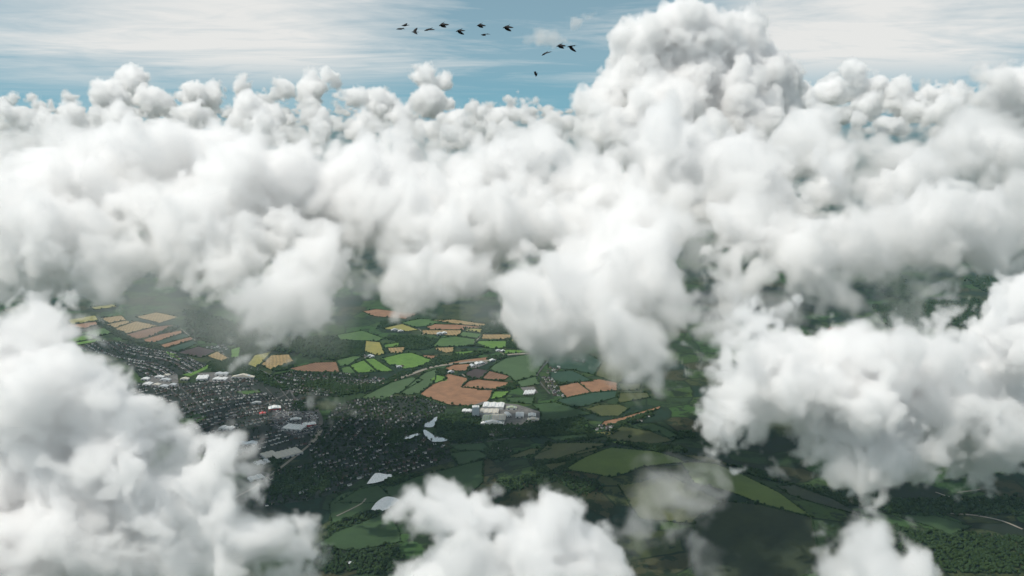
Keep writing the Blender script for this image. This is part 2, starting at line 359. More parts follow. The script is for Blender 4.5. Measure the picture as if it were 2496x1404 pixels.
road('road', Z5, 9, ROADM, 3.3, (1450,392),(1492,430),(1440,500),(1410,550),(1440,600),(1500,670))
road('road', Z5, 8, ROADM, 3.3, (830,1010),(1000,1000),(1150,980),(1250,965),(1330,958))
road('road', Z5, 7, PALER, 3.3, (985,320),(1010,300),(1040,262)); road('road', Z5, 7, PALER, 3.3, (610,228),(635,250),(640,270))
road('road', Z5, 7, PALER, 3.3, (905,535),(930,555),(950,575)); road('road', Z5, 6, PALER, 3.3, (1130,375),(1160,385),(1200,408))
road('road', Z4, 20, ROADM, 3.3, (2140,1110),(2165,1160),(2165,1210),(2130,1290),(2090,1340)); road('road', Z6, 22, PALER, 3.7, (790,420),(765,465),(735,505))
road('road', Z6, 13, PALER, 3.3, (735,505),(650,575),(560,645),(450,730),(340,810),(200,885))
road('road', Z4, 11, ROADM, 3.3, (1330,1255),(1500,1190),(1650,1130),(1800,1070),(1940,1000)); road('road', Z4, 10, ROADM, 3.3, (1940,1000),(1960,975),(1990,1030),(2030,1070),(2140,1110))
road('road', Z4, 8, PALER, 3.3, (1430,700),(1490,720),(1560,770)); road('road', Z4, 7, PALER, 3.3, (1220,560),(1270,600),(1320,640))
road('road', Z4, 10, ROADM, 3.3, (1940,980),(1870,910),(1780,850),(1640,810)); road('road', Z4, 8, PALER, 3.3, (240,600),(280,520),(310,450))
road('track', Z6, 7, PALER, 3.3, (1100,890),(1060,930),(900,1010)); road('track', Z7, 6, PALER, 3.3, (2350,460),(2400,430),(2395,400),(2380,380))
road('track', Z7, 9, PALER, 3.3, (2150,680),(2270,690),(2390,715),(2490,755)); road('track', Z7, 8, PALER, 3.3, (2180,582),(2230,576),(2290,568))
road('track', Z7, 7, PALER, 3.3, (2080,580),(2140,600),(2230,618)); road('track', Z7, 14, FM['yard'], 3.3, (2240,615),(2290,622))
for k in range(9):                 # streets of the town
    a = 1130 + k * 95; road('street', Z4, 6, ROADM, 3.1, (a, 960), (a + 90, 1030 + (k % 3) * 20), (a + 160, 1120))
for k in range(7): road('street', Z5, 6, ROADM, 3.1, (20, 800 + k * 58), (250, 775 + k * 62), (520, 800 + k * 50))

# ------------------------------------------------------------------ ponds
def pond_material():
    m = bpy.data.materials.new('pond_water'); m.use_nodes = True; t = m.node_tree; b = t.nodes['Principled BSDF']
    b.inputs['Base Color'].default_value = (.62, .64, .64, 1); b.inputs['Roughness'].default_value = .12; b.inputs['Metallic'].default_value = .75  # pale part-metal base stands in for the bright sky reflection on water
    n = t.nodes.new('ShaderNodeTexNoise'); n.inputs['Scale'].default_value = .3; n.inputs['Detail'].default_value = 4
    bp = t.nodes.new('ShaderNodeBump'); bp.inputs['Strength'].default_value = .12; bp.inputs['Distance'].default_value = .5
    t.links.new(t.nodes.new('ShaderNodeNewGeometry').outputs['Position'], n.inputs[0]); t.links.new(n.outputs[0], bp.inputs['Height']); t.links.new(bp.outputs[0], b.inputs['Normal'])
    return m
PONDM = pond_material()
PONDS = [(Z5, [(648,890),(660,865),(700,850),(720,830),(742,826),(728,858),(712,890),(680,897)]), (Z5, [(640,912),(662,916),(700,940),(745,960),(803,975),(790,990),(720,995),(690,985),(650,945)]),
  (Z5, [(500,982),(520,960),(560,945),(612,934),(620,945),(570,965),(530,985)]), (Z5, [(260,1280),(300,1225),(330,1205),(380,1212),(432,1217),(420,1240),(330,1270)]),  # second outline here and the oval below: white leftover patches made into ponds
  (Z6, [(1135,965),(1175,915),(1230,880),(1290,882),(1327,905),(1270,950),(1200,978)]), (Z6, [(960,1325),(985,1318),(1035,1335),(1000,1345)]), (Z5, [(930,972),(940,960),(936,975)])]
PONDP = []
for z, p in PONDS:
    c = [tuple(q) for q in smooth(G(z, *(p + [p[0]])), 4)[:-1]]; PONDP.append(c); drape('pond', c, 3.6 + .05 * len(PONDP), PONDM)

# ------------------------------------------------------------------ woods, hedges, trees
def pip(x, y, poly): return inside2(x, y, poly)
def inside2(px, py, poly):
    c = False
    for i in range(len(poly)):
        x1, y1 = poly[i][0], poly[i][1]; x2, y2 = poly[i-1][0], poly[i-1][1]
        if (y1 > py) != (y2 > py) and px < (x2 - x1) * (py - y1) / (y2 - y1) + x1: c = not c
    return c
LEAFM = mat('leaves_dark', (.030,.052,.018), col2=(.016,.032,.012), scale=.045, spec=.1)
BARKM = mat('bark', (.05,.04,.03), scale=.4)
def ico(sub):
    bm = bmesh.new(); bmesh.ops.create_icosphere(bm, subdivisions=sub, radius=1)
    v = np.array([q.co[:] for q in bm.verts]); f = np.array([[q.index for q in p.verts] for p in bm.faces]); bm.free(); return v, f
IV, IF = ico(1)
rt = np.random.default_rng(5)
LUMPS = [IV * (1 + rt.uniform(-.28, .28, (len(IV), 1))) for _ in range(8)]
def lumps(name, spots, m, kind=None, shape=1.0):
    """one mesh of leafy lumps: spots = (x, y, radius, height)"""
    n = len(spots); V = np.empty((n * len(IV), 3), np.float32); F = np.empty((n * len(IF), 3), np.int32)
    x0, y0 = np.mean([s[0] for s in spots]), np.mean([s[1] for s in spots])
    for i, (x, y, r, h) in enumerate(spots):
        q = LUMPS[i % 8]; a = rt.uniform(0, 6.28); c, s = math.cos(a), math.sin(a)
        V[i*len(IV):(i+1)*len(IV)] = np.stack([(q[:,0]*c-q[:,1]*s)*r+x-x0, (q[:,0]*s+q[:,1]*c)*r+y-y0, np.maximum(q[:,2]*h*.55+h*.5, -.3)+height(x, y)], 1)
        F[i*len(IF):(i+1)*len(IF)] = IF + i * len(IV)
    me = bpy.data.meshes.new(name); me.vertices.add(len(V)); me.vertices.foreach_set('co', V.ravel()); me.loops.add(F.size); me.loops.foreach_set('vertex_index', F.ravel())
    me.polygons.add(len(F)); me.polygons.foreach_set('loop_start', np.arange(0, F.size, 3, dtype=np.int32)); me.update(); me.validate(); me.materials.append(m)
    o = bpy.data.objects.new(name, me); COL.objects.link(o); o.location = (x0, y0, 0)
    if kind: o['kind'] = kind
    return o
def scatter(poly, n, rmin, rmax, avoid=(), soft=0.0):
    xs = [p[0] for p in poly]; ys = [p[1] for p in poly]; out = []; tries = 0
    while len(out) < n and tries < n * 12:
        tries += 1; x, y = rt.uniform(min(xs), max(xs)), rt.uniform(min(ys), max(ys))
        if inside2(x + rt.normal(0, soft), y + rt.normal(0, soft), poly) and not any(inside2(x, y, a) for a in avoid):
            r = rt.uniform(rmin, rmax); out.append((x, y, r, r * rt.uniform(1.6, 2.2)))
    return out
def area(poly):
    return abs(sum(poly[i-1][0]*poly[i][1]-poly[i][0]*poly[i-1][1] for i in range(len(poly)))) / 2
FPOLY = [p for _, p, _ in FIELDS]
WOODS = [
 (Z5, [(380,290),(520,270),(760,300),(740,340),(640,370),(500,370),(490,320)]), (Z5, [(40,310),(240,310),(245,400),(170,410),(60,440)]), (Z5, [(620,480),(720,430),(880,400),(930,410),(900,435),(740,470),(650,500)]),
 (Z5, [(1040,200),(1250,185),(1330,215),(1330,250),(1050,262)]), (Z5, [(1205,315),(1310,312),(1325,365),(1205,355)]), (Z5, [(745,800),(960,800),(1040,850),(1060,985),(860,1000),(720,940),(745,850)]),
 (Z5, [(1040,880),(1300,880),(1480,850),(1700,870),(1800,930),(1870,960),(1700,1010),(1480,955),(1300,960),(1060,960)]), (Z5, [(1490,840),(1690,820),(1760,870),(1600,890)]), (Z5, [(1900,990),(2100,1060),(2300,1090),(2420,1140),(2300,1150),(2100,1110),(1950,1070)]),
 (Z5, [(20,610),(330,600),(560,500),(600,505),(330,640),(40,690)]), (Z5, [(930,740),(1050,745),(960,780),(900,790)]), (Z5, [(870,320),(990,320),(985,345),(890,345)]), (Z5, [(1000,320),(1110,320),(1090,345),(1010,350)]), (Z5, [(930,405),(1050,375),(1080,390),(950,415)]),
 (Z5, [(585,670),(650,670),(660,695),(590,700)]), (Z5, [(720,510),(800,500),(800,540),(730,540)]), (Z5, [(1070,420),(1200,405),(1210,425),(1070,440)]), (Z5, [(1110,630),(1220,590),(1310,590),(1280,620),(1220,640)]), (Z5, [(350,180),(500,180),(380,230),(340,220)]),
 (Z5, [(1540,570),(1600,575),(1620,600),(1550,610)]), (Z5, [(440,930),(500,900),(650,900),(640,930),(560,990),(450,1010),(380,1000)]), (Z5, [(1050,1010),(1180,1000),(1250,1060),(1150,1130),(1060,1090)]), (Z5, [(840,420),(1010,395),(1010,415),(860,440)]),
 (Z4, [(670,480),(700,480),(720,540),(850,610),(1050,670),(1100,700),(1080,712),(830,625),(690,560)]), (Z4, [(1400,790),(1560,760),(1760,850),(1960,970),(1930,985),(1720,890),(1420,820)]), (Z4, [(1620,690),(1780,680),(1800,710),(1700,760),(1670,790),(1620,770)]),
 (Z4, [(1830,830),(1960,780),(1970,830),(1860,850)]), (Z4, [(1500,800),(1720,870),(1700,885),(1420,850)]), (Z4, [(1020,600),(1060,570),(1180,540),(1200,560),(1100,590)]), (Z4, [(750,530),(820,515),(800,535),(760,545)]), (Z4, [(2060,920),(2290,900),(2300,960),(2080,970)]),
 (Z4, [(1250,430),(1700,560),(1900,620),(2290,620),(2290,780),(2000,730),(1640,680),(1400,650),(1300,600)]), (Z4, [(1990,1050),(2100,1060),(2130,1120),(2000,1110)]),
 (Z6, [(280,660),(420,620),(540,600),(530,650),(400,690),(300,690)]), (Z6, [(480,720),(760,690),(860,760),(850,830),(600,860),(440,870)]), (Z6, [(860,1090),(1150,980),(1280,960),(1290,985),(1140,1010),(900,1120),(790,1190)]), (Z6, [(1240,740),(1500,720),(1480,760),(1250,800),(1200,850)]),
 (Z6, [(560,1180),(760,1220),(900,1260),(1300,1220),(1330,1300),(1350,1404),(700,1404)]), (Z7, [(180,480),(430,490),(500,510),(330,555),(230,560)]), (Z7, [(0,560),(300,560),(540,600),(430,640),(180,600),(0,620)]), (Z7, [(620,400),(880,390),(910,430),(820,440)]),
 (Z7, [(1350,560),(1700,560),(1900,620),(2480,600),(2490,680),(1900,690),(1500,640)]), (Z7, [(1750,780),(2050,760),(2490,790),(2490,960),(2050,960),(1850,860)]), (Z7, [(1130,480),(1350,520),(1340,570),(1180,540)]), (Z7, [(540,260),(700,200),(760,210),(600,280)]), (Z7, [(830,300),(920,290),(960,320),(860,330)]),
 (Z8, [(1340,380),(1480,400),(1640,460),(1740,640),(1560,620),(1450,480)]), (Z8, [(1480,680),(2180,640),(2200,830),(1960,820),(1800,830),(1590,830)]), (Z8, [(1040,850),(1160,880),(1600,940),(1640,1010),(1240,1010),(1110,920)]), (Z8, [(2110,500),(2490,460),(2490,620),(2250,600)]),
]
MARKS = [('the factory',Z5,1150,800),('the cluster of ponds',Z5,690,930),('the four white sheds',Z5,1360,650),('the farmyard on the main road',Z5,1020,465),('the large orange field',Z5,880,650),('the big bright green pasture',Z5,530,445),
  ('the striped brown fields',Z4,1100,620),('the trading estate',Z4,1080,910),('the smooth green ridge',Z7,700,480),('the twin orange fields',Z5,1760,630),('the far farm sheds',Z5,770,262),('the small dark copse',Z5,1260,335),('the winding lane',Z5,1430,530),
  ('the yellow meadow',Z4,1750,770),('the pale oval patch',Z6,1230,930),('the shopping hall',Z4,1990,1230),('the curved orange strip',Z5,2040,820),('the striped allotment fields',Z4,560,560),('the bend of the town road',Z6,700,520),('the lower wooded slope',Z7,1900,700)]
MXY = [(n, G(z, (X, Y))[0]) for n, z, X, Y in MARKS]
def by(x, y): return min(MXY, key=lambda q: (q[1][0]-x)**2 + ((q[1][1]-y)*.6)**2)[0]
n_wood = 0
for i, (z, p) in enumerate(WOODS):
    poly = G(z, *p); A = area(poly); r = 5.5 if A < 250000 else 8.0 if A < 900000 else 13.0
    sp_ = scatter(poly, int(min(2600, A / (r * r * 2.6))), r * .7, r * 1.35, avoid=[q for q in FPOLY + PONDP if min(a[0] for a in q) < max(b[0] for b in poly) and max(a[0] for a in q) > min(b[0] for b in poly) and min(a[1] for a in q) < max(b[1] for b in poly) and max(a[1] for a in q) > min(b[1] for b in poly)], soft=r * 2.2)
    if sp_: lumps('woodland', sp_, LEAFM, 'stuff'); n_wood += len(sp_)
hedges = 0
for ci, (c, p, h) in enumerate(FIELDS):
    if not h: continue
    sp_ = []
    for i in range(len(p)):
        a, b = np.array(p[i-1]), np.array(p[i]); Ln = np.linalg.norm(b - a); k = int(Ln / 6.5)
        for j in range(k):
            if rt.random() < .06: continue
            q = a + (b - a) * (j + rt.uniform(-.3, .3)) / max(1, k) + rt.uniform(-1.5, 1.5, 2)
            if any(inside2(q[0], q[1], w_) for w_ in PONDP): continue
            r = rt.uniform(3.2, 4.6); hh = r * 1.2
            if rt.random() < .10: r = rt.uniform(5, 8); hh = r * 1.8
            sp_.append((q[0], q[1], r, hh))
    if sp_:
        o = lumps('hedge', sp_, LEAFM); hedges += 1
        cx_, cy_ = np.mean(p, axis=0)
        words_ = {'orange':'an orange stubble field','brown':'a bare brown field','tan':'a ripe tan field','yellow':'a yellowish meadow','bright':'a bright green pasture','green':'a mid-green pasture','crop':'a grey-green crop field','dark':'a dark green pasture','teal':'a blue-green crop field','olive':'an olive field','plough':'a dark ploughed field','moor':'a dark brown moor patch','ridge':'a pale green slope'}[c]
        tag(o, 'dark scrubby hedge round %s by %s' % (words_, by(cx_, cy_)), 'hedge', 'hedges round the fields')
# single trees
def tree_meshes():
    out = []
    for s in range(4):
        sp_ = [(0, 0, 4.2, 9.0)] + [(rt.uniform(-3, 3), rt.uniform(-3, 3), rt.uniform(2, 3.2), rt.uniform(5, 9)) for _ in range(6)]
        V, F = [], []
        for (x, y, r, h) in sp_:
            q = IV * (1 + rt.uniform(-.3, .3, (len(IV), 1))); F += [tuple(int(v) + len(V) for v in f) for f in IF]
            V += [(a[0]*r+x, a[1]*r+y, a[2]*r*.9 + h*.6 + 2.5) for a in q]
        cm = bpy.data.meshes.new('crown'); cm.from_pydata(V, [], F); cm.materials.append(LEAFM)
        bm = bmesh.new(); bmesh.ops.create_cone(bm, segments=7, radius1=.55, radius2=.3, depth=5, cap_ends=True)
        for v in bm.verts: v.co.z += 2.2
        tm = bpy.data.meshes.new('trunk'); bm.to_mesh(tm); bm.free(); tm.materials.append(BARKM); out.append((tm, cm))
    return out
TREES = tree_meshes()
def tree(x, y, s, label, group):
    e = bpy.data.objects.new('tree', None); COL.objects.link(e); e.location = (x, y, height(x, y)); e.scale = (s, s, s); e.rotation_euler.z = rt.uniform(0, 6.28); e.empty_display_size = 2
    tm, cm = TREES[int(rt.integers(4))]
    for n, m in (('trunk', tm), ('crown', cm)):
        o = bpy.data.objects.new(n, m); COL.objects.link(o); o.parent = e
    tag(e, label, 'tree', group)
n_tree = 0
for ci, (c, p, h) in enumerate(FIELDS[:62]):
    for i in range(len(p)):
        if n_tree >= 190: break
        a, b = np.array(p[i-1]), np.array(p[i])
        for j in range(int(rt.integers(0, 3))):
            q = a + (b - a) * rt.random(); tree(q[0], q[1], rt.uniform(.8, 1.5), 'round dark tree standing in a field hedge by ' + by(*q), 'hedgerow trees'); n_tree += 1
q = G(Z5, (1893,1072))[0]; tree(q[0], q[1], 2.2, 'lone dark tree on the brow above the light green ridge', None)
q = G(Z5, (2035,988))[0]; tree(q[0], q[1], 2.0, 'lone round tree standing in the middle of the olive field', None)
for k, pt in enumerate([(1620,70),(1500,1050),(1170,1150),(1350,1150)]):
    q = G(Z5, pt)[0]
    if k: tree(q[0], q[1], 2.0, 'big dark tree in the pastures below the factory', 'pasture trees')
for k in range(70):
    key = 'd' if k < 45 else 'c'; sp_ = scatter(TOWN[key], 1, 5, 8)
    if sp_: tree(sp_[0][0], sp_[0][1], rt.uniform(.9, 1.5), 'dark garden tree among the houses by ' + by(*sp_[0][:2]), 'garden trees')
sp_ = scatter(TOWN['d'], 1900, 3.0, 6.5, avoid=PONDP) + scatter(TOWN['e'], 500, 3, 6) + scatter(TOWN['a'], 700, 2.6, 5) + scatter(TOWN['b'], 700, 2.4, 4.8) + scatter(TOWN['c'], 900, 3, 6.5)
lumps('shrubbery', sp_, LEAFM, 'stuff')

# ------------------------------------------------------------------ houses
WALLS = [mat('wall_white', (.70,.70,.68), scale=.3, var=.1), mat('wall_render', (.34,.33,.31), scale=.3, var=.12), mat('wall_brick', (.15,.11,.095), scale=.3, var=.2)]
ROOFS = [mat('roof_slate', (.050,.055,.064), scale=.3), mat('roof_brown', (.075,.056,.048), scale=.3), mat('roof_pale', (.22,.225,.23), scale=.3)]
def house_data(w_, d_, h_, rh):
    x, y = w_/2, d_/2
    wall = ([(-x,-y,0),(x,-y,0),(x,y,0),(-x,y,0),(-x,-y,h_),(x,-y,h_),(x,y,h_),(-x,y,h_),(-x,0,h_+rh),(x,0,h_+rh)], [(0,1,5,4),(2,3,7,6),(1,2,6,9,5),(3,0,4,8,7)])
    e = .5; t = .25
    roof = ([(-x-e,-y-e,h_-e*rh/y+t),(x+e,-y-e,h_-e*rh/y+t),(x+e,0,h_+rh+t),(-x-e,0,h_+rh+t),(-x-e,y+e,h_-e*rh/y+t),(x+e,y+e,h_-e*rh/y+t)], [(0,1,2,3),(3,2,5,4)])
    return wall, roof
HD = [house_data(11, 8, 5.2, 3.2), house_data(17, 8.5, 5.4, 3.2), house_data(9, 9, 5.4, 3.0)]
HM = []
for i, (wl, rf) in enumerate(HD):
    for k in range(3):
        a = bpy.data.meshes.new('house'); a.from_pydata(wl[0], [], wl[1]); a.materials.append(WALLS[(k + i) % 3])
        b = bpy.data.meshes.new('roof'); b.from_pydata(rf[0], [], rf[1]); b.materials.append(ROOFS[k]); HM.append((a, b))
SPOTS = []
def rows(poly, ang, gap, step, bend=0.0, skip=.12):
    xs = [p[0] for p in poly]; ys = [p[1] for p in poly]; cx, cy = (min(xs)+max(xs))/2, (min(ys)+max(ys))/2; Rr = max(max(xs)-min(xs), max(ys)-min(ys))
    v = -Rr; row_ = 0
    while v < Rr:
        u = -Rr
        while u < Rr:
            u += step * rt.uniform(.85, 1.2)
            a = ang + bend * math.sin(u / 260.0 + v / 310.0)
            x = cx + u * math.cos(ang) - v * math.sin(ang) + bend * 60 * math.sin(u / 130.0 + v/400.) * -math.sin(ang)
            y = cy + u * math.sin(ang) + v * math.cos(ang) + bend * 60 * math.sin(u / 130.0 + v/400.) * math.cos(ang)
            if rt.random() > skip and math.sin(x / 83.0 + 2 * math.sin(y / 140.0)) + math.sin(y / 97.0 + x / 310.0) > -1.5 and inside2(x, y, poly) and not any(inside2(x, y, q) for q in PONDP): SPOTS.append((x, y, a + rt.uniform(-.1, .1)))
        row_ += 1; v += gap * rt.uniform(.8, 1.25) * (1.9 if row_ % 4 == 0 else 1.0)
rows(TOWN['a'], R(-38), 40, 19, .5); rows(TOWN['b'], R(28), 42, 19, .7, .2); rows(TOWN['c'], R(-30), 38, 18, .6); rows(TOWN['d'], R(62), 46, 21, .8, .25); rows(TOWN['e'], R(40), 48, 24, .6, .4)
for pts, n in ((G(Z5,(1440,560),(1500,540),(1600,690),(1530,680)), 40), (G(Z5,(1470,500),(1560,480),(1570,520),(1480,530)), 14), (G(Z5,(1650,430),(1730,430),(1740,455),(1660,450)), 9), (G(Z5,(2040,820),(2180,810),(2160,850),(2050,860)), 12),
               (G(Z5,(1780,880),(1960,870),(1900,915),(1790,920)), 20), (G(Z5,(200,590),(380,540),(400,570),(230,640)), 40), (G(Z5,(1080,900),(1330,890),(1320,930),(1090,960)), 60), (G(Z5,(1100,1040),(1240,1030),(1230,1060),(1120,1070)), 12),
               (G(Z4,(1560,800),(1640,790),(1760,835),(1730,845)), 0), (G(Z4,(1380,680),(1500,660),(1560,720),(1480,715)), 16), (G(Z5,(450,475),(510,480),(480,500)), 6), (G(Z5,(230,405),(320,405),(310,425),(250,425)), 6), (G(Z8,(2120,520),(2480,480),(2490,620),(2300,600)), 110), (G(Z8,(1600,700),(2150,680),(2150,800),(1700,800)), 120), (G(Z8,(1710,870),(1780,870),(1770,890),(1720,890)), 10)):
    for s in scatter(pts, n, 4, 6): SPOTS.append((s[0], s[1], rt.uniform(0, 3.14)))
for r_ in range(5):                # terrace rows below the yellow meadow
    for k in range(14):
        p0, p1 = np.array(G(Z4,(1560,790+r_*11))[0]), np.array(G(Z4,(1740,838+r_*2))[0]); q = p0 + (p1 - p0) * k / 13
        SPOTS.append((q[0], q[1], R(100)))
rn = np.array(SPOTS); cen = np.array(G(Z5,(250,760))[0]); order = np.argsort(np.hypot(rn[:,0]-cen[0], (rn[:,1]-cen[1])*.7))
near_set = set(int(i) for i in order[:300])
PAL = {}
for i, (x, y, a) in enumerate(SPOTS):
    k = int(rt.choice([0, 1, 2], p=[.55, .3, .15])) + 3 * int(rt.choice([0, 1, 2], p=[.5, .25, .25]))
    if i in near_set:
        wm_, rm_ = HM[k]; o = bpy.data.objects.new('house', wm_); COL.objects.link(o); o.location = (x, y, height(x, y) + .3); o.rotation_euler.z = a
        r_ = bpy.data.objects.new('roof', rm_); COL.objects.link(r_); r_.parent = o
        tag(o, '%s house with %s roof among gardens by %s' % (('short', 'long', 'square')[k // 3], ('a dark slate', 'a brown', 'a pale grey')[k % 3], by(x, y)), 'house', 'houses of the town')
    else:
        PAL.setdefault((k // 3, k % 3), []).append((x, y, a))
V, F, MI = [], [], []
for (hi_, ki), lst in PAL.items():
    (wl, rf) = HD[hi_]
    for (x, y, a) in lst:
        c, s = math.cos(a), math.sin(a); z0 = height(x, y) + .3
        for (vv, ff), mi in ((wl, (ki + hi_) % 3), (rf, 3 + ki)):
            n0 = len(V); V += [(p[0]*c-p[1]*s+x, p[0]*s+p[1]*c+y, p[2]+z0) for p in vv]; F += [tuple(q + n0 for q in f) for f in ff]; MI += [mi] * len(ff)
me = bpy.data.meshes.new('houses'); me.from_pydata(V, [], F)
for m in WALLS + ROOFS: me.materials.append(m)
me.polygons.foreach_set('material_index', MI)
o = bpy.data.objects.new('distant_houses', me); COL.objects.link(o); tag(o, kind='stuff')
print('houses', len(SPOTS), 'woods', n_wood, 'hedges', hedges, 'trees', n_tree, '%.1fs' % (time.time() - T0))

# ------------------------------------------------------------------ sheds and halls
SHEET = mat('sheet_white', (.62,.63,.62), scale=.08, var=.14, rough=.6); SHEETG = mat('sheet_grey', (.44,.46,.47), scale=.08, var=.18, rough=.6)
SHEETB = mat('sheet_blue_grey', (.34,.40,.45), scale=.08, var=.12, rough=.6); SHEETC = mat('sheet_cream', (.48,.45,.38), scale=.08, var=.16, rough=.7)
SHEETD = mat('sheet_green', (.30,.34,.24), scale=.08, var=.15, rough=.7); RED = mat('sheet_red', (.40,.05,.045), scale=.08, var=.15); DARKG = mat('dark_opening', (.03,.035,.04), scale=.2)
def quadmesh(name, V, F, m, parent=None):
    me = bpy.data.meshes.new(name); me.from_pydata(V, [], F); me.materials.append(m); o = bpy.data.objects.new(name, me); COL.objects.link(o); o.parent = parent; return o
def hall(name, z, X, Y, w_, d_, h_, ang, bays, roofm, wallm, label, cat='warehouse', group=None, rise=.12, doors=2):
    """a hall whose front foot stands at that spot: walls, one ridged roof per bay, skylight strips, loading doors"""
    gx_, gy_ = G(z, (X, Y))[0]; e = bpy.data.objects.new(name, None); COL.objects.link(e); e.location = (gx_, gy_, height(gx_, gy_) + 2.6); e.rotation_euler.z = R(ang); tag(e, label, cat, group)
    x, y = w_/2, d_/2
    quadmesh('wall', [(-x,-y,0),(x,-y,0),(x,y,0),(-x,y,0),(-x,-y,h_),(x,-y,h_),(x,y,h_),(-x,y,h_)], [(0,1,5,4),(1,2,6,5),(2,3,7,6),(3,0,4,7)], wallm, e)
    bw = w_ / bays; rh = bw * rise
    for b in range(bays):
        a = -x + b * bw - (.3 if b == 0 else 0); c = -x + (b+1) * bw + (.3 if b == bays-1 else 0); m_ = (a + c) / 2
        rf = quadmesh('roof_bay', [(a,-y-.4,h_+.1),(m_,-y-.4,h_+rh),(c,-y-.4,h_+.1),(a,y+.4,h_+.1),(m_,y+.4,h_+rh),(c,y+.4,h_+.1)], [(0,1,4,3),(1,2,5,4),(0,2,1),(3,4,5)], roofm, e)
        for s in (-1, 1):
            x1, x2 = m_ + s * bw * .22, m_ + s * bw * .30; z1, z2 = h_ + rh * (1 - .44) + .25, h_ + rh * (1 - .60) + .25
            quadmesh('skylight', [(x1,-y*.85,z1),(x2,-y*.85,z2),(x2,y*.85,z2),(x1,y*.85,z1)], [(0,1,2,3)] if s > 0 else [(3,2,1,0)], SHEETB, rf)
    for k in range(doors):
        q = -x + (k + .5) * w_ / doors; dw = min(5, w_ * .12)
        quadmesh('loading_door', [(q-dw,-y-.15,0),(q+dw,-y-.15,0),(q+dw,-y-.15,min(h_*.6,5)),(q-dw,-y-.15,min(h_*.6,5))], [(0,1,2,3)], DARKG, e)
    return e
FG = 'factory halls beside the pond wood'
hall('silo_block', Z5, 998, 812, 34, 30, 44, 4, 1, SHEET, SHEETB, 'tall blue-grey silo block at the corner of the factory', 'silo', rise=.03, doors=1)
hall('factory_hall', Z5, 1118, 758, 105, 70, 12, -5, 3, SHEET, SHEETG, 'wide white-roofed factory hall behind the tall silo block', 'factory')
hall('factory_hall', Z5, 1090, 800, 90, 60, 13, -3, 4, SHEETC, SHEETG, 'long cream-roofed factory hall next to the tall silo block', 'factory')
hall('factory_hall', Z5, 1150, 840, 70, 80, 11, -3, 3, SHEETC, SHEETG, 'cream ribbed-roofed hall in the middle of the factory', 'factory')
hall('factory_hall', Z5, 1075, 846, 48, 75, 12, -3, 2, SHEETD, SHEETG, 'greenish-roofed hall at the wooded side of the factory', 'factory')
hall('factory_hall', Z5, 1110, 874, 110, 24, 7, -3, 1, SHEET, SHEETG, 'long low white shed along the road edge of the factory', 'factory', doors=5)
hall('factory_hall', Z5, 1240, 770, 52, 26, 8, -4, 1, SHEETD, SHEETG, 'small green-roofed shed behind the factory yard', 'factory')
hall('factory_hall', Z5, 1295, 818, 40, 60, 8, -2, 2, SHEETG, SHEET, 'twin-gabled grey shed across the factory yard', 'factory')
hall('factory_hall', Z5, 1378, 820, 38, 40, 8, -2, 1, SHEET, SHEETG, 'square white shed at the outer end of the factory', 'factory')
hall('factory_hall', Z5, 1385, 848, 56, 26, 7, -2, 1, SHEETC, SHEETG, 'pale flat shed in front of the square white shed', 'factory')
hall('factory_hall', Z5, 1215, 812, 22, 50, 7, 20, 1, SHEETG, SHEET, 'narrow grey shed set askew in the factory yard', 'factory')
hall('factory_hall', Z5, 938, 790, 46, 34, 8, -6, 2, SHEET, SHEETG, 'low white shed tucked behind the tall silo block', 'factory')
for k in range(4):
    hall('farm_shed', Z5, 1332 + k * 19, 664 - k * 1, 13, 62, 5, -10, 1, SHEET, SHEETG, 'narrow white shed in the row of four standing alone in dark fields', 'shed', 'row of four white sheds', rise=.25, doors=1)
for k, (X, Y, w_, d_) in enumerate([(975,480,22,40),(1010,468,30,34),(1040,462,26,30),(1110,446,36,18),(830,525,34,20)]):
    hall('farm_shed', Z5, X, Y, w_, d_, 6, 25, 1, SHEET if k % 2 else SHEETG, SHEETG, 'farm shed with a pale roof beside the main road', 'shed', 'farm sheds by the main road', rise=.2)
for k, (X, Y, w_, d_, h_) in enumerate([(755,268,40,30,9),(785,262,34,26,8),(450,240,50,18,5),(490,247,40,16,5),(285,415,30,18,6),(300,420,22,16,6),(1150,380,30,18,6),(1180,382,26,18,6),(480,490,30,16,6)]):
    hall('farm_shed', Z5, X, Y, w_, d_, h_, 12, 1, SHEET if k % 2 else SHEETG, SHEETG, 'pale farm shed among the small green fields and copses', 'shed', 'scattered farm sheds', rise=.2)
hall('warehouse', Z4, 1370, 900, 60, 70, 11, 10, 3, SHEET, SHEETG, 'bright white square warehouse at the edge of the town')
hall('warehouse', Z4, 1500, 872, 70, 36, 9, -4, 2, SHEETG, SHEET, 'grey warehouse behind the white concrete yard'); hall('warehouse', Z4, 1490, 905, 76, 40, 7, -6, 2, SHEET, SHEETG, 'low white warehouse on the white concrete yard')
hall('warehouse', Z4, 1645, 893, 125, 26, 8, -4, 1, SHEETC, SHEETG, 'long narrow cream warehouse by the railway trees', doors=6)
for k, (X, Y, w_, d_) in enumerate([(1080,892,50,24),(1130,880,30,26),(1120,912,56,24),(1000,940,44,40),(1060,945,40,30),(1110,955,44,26),(985,905,40,30),(1250,905,44,26),(1170,945,34,26)]):
    hall('warehouse', Z4, X, Y, w_, d_, 7, -8, 1, (SHEET, SHEETC, SHEETG)[k % 3], SHEETG, 'pale low unit on the trading estate by the thick white cloud', 'warehouse', 'units of the trading estate')
hall('shopping_hall', Z4, 1990, 1236, 95, 62, 9, -14, 4, SHEET, SHEETG, 'large white shopping hall in the car park', 'shop', doors=4); hall('shopping_hall', Z4, 2090, 1215, 62, 34, 8, 18, 2, SHEET, RED, 'white shopping hall with red walls beside the curved road', 'shop')
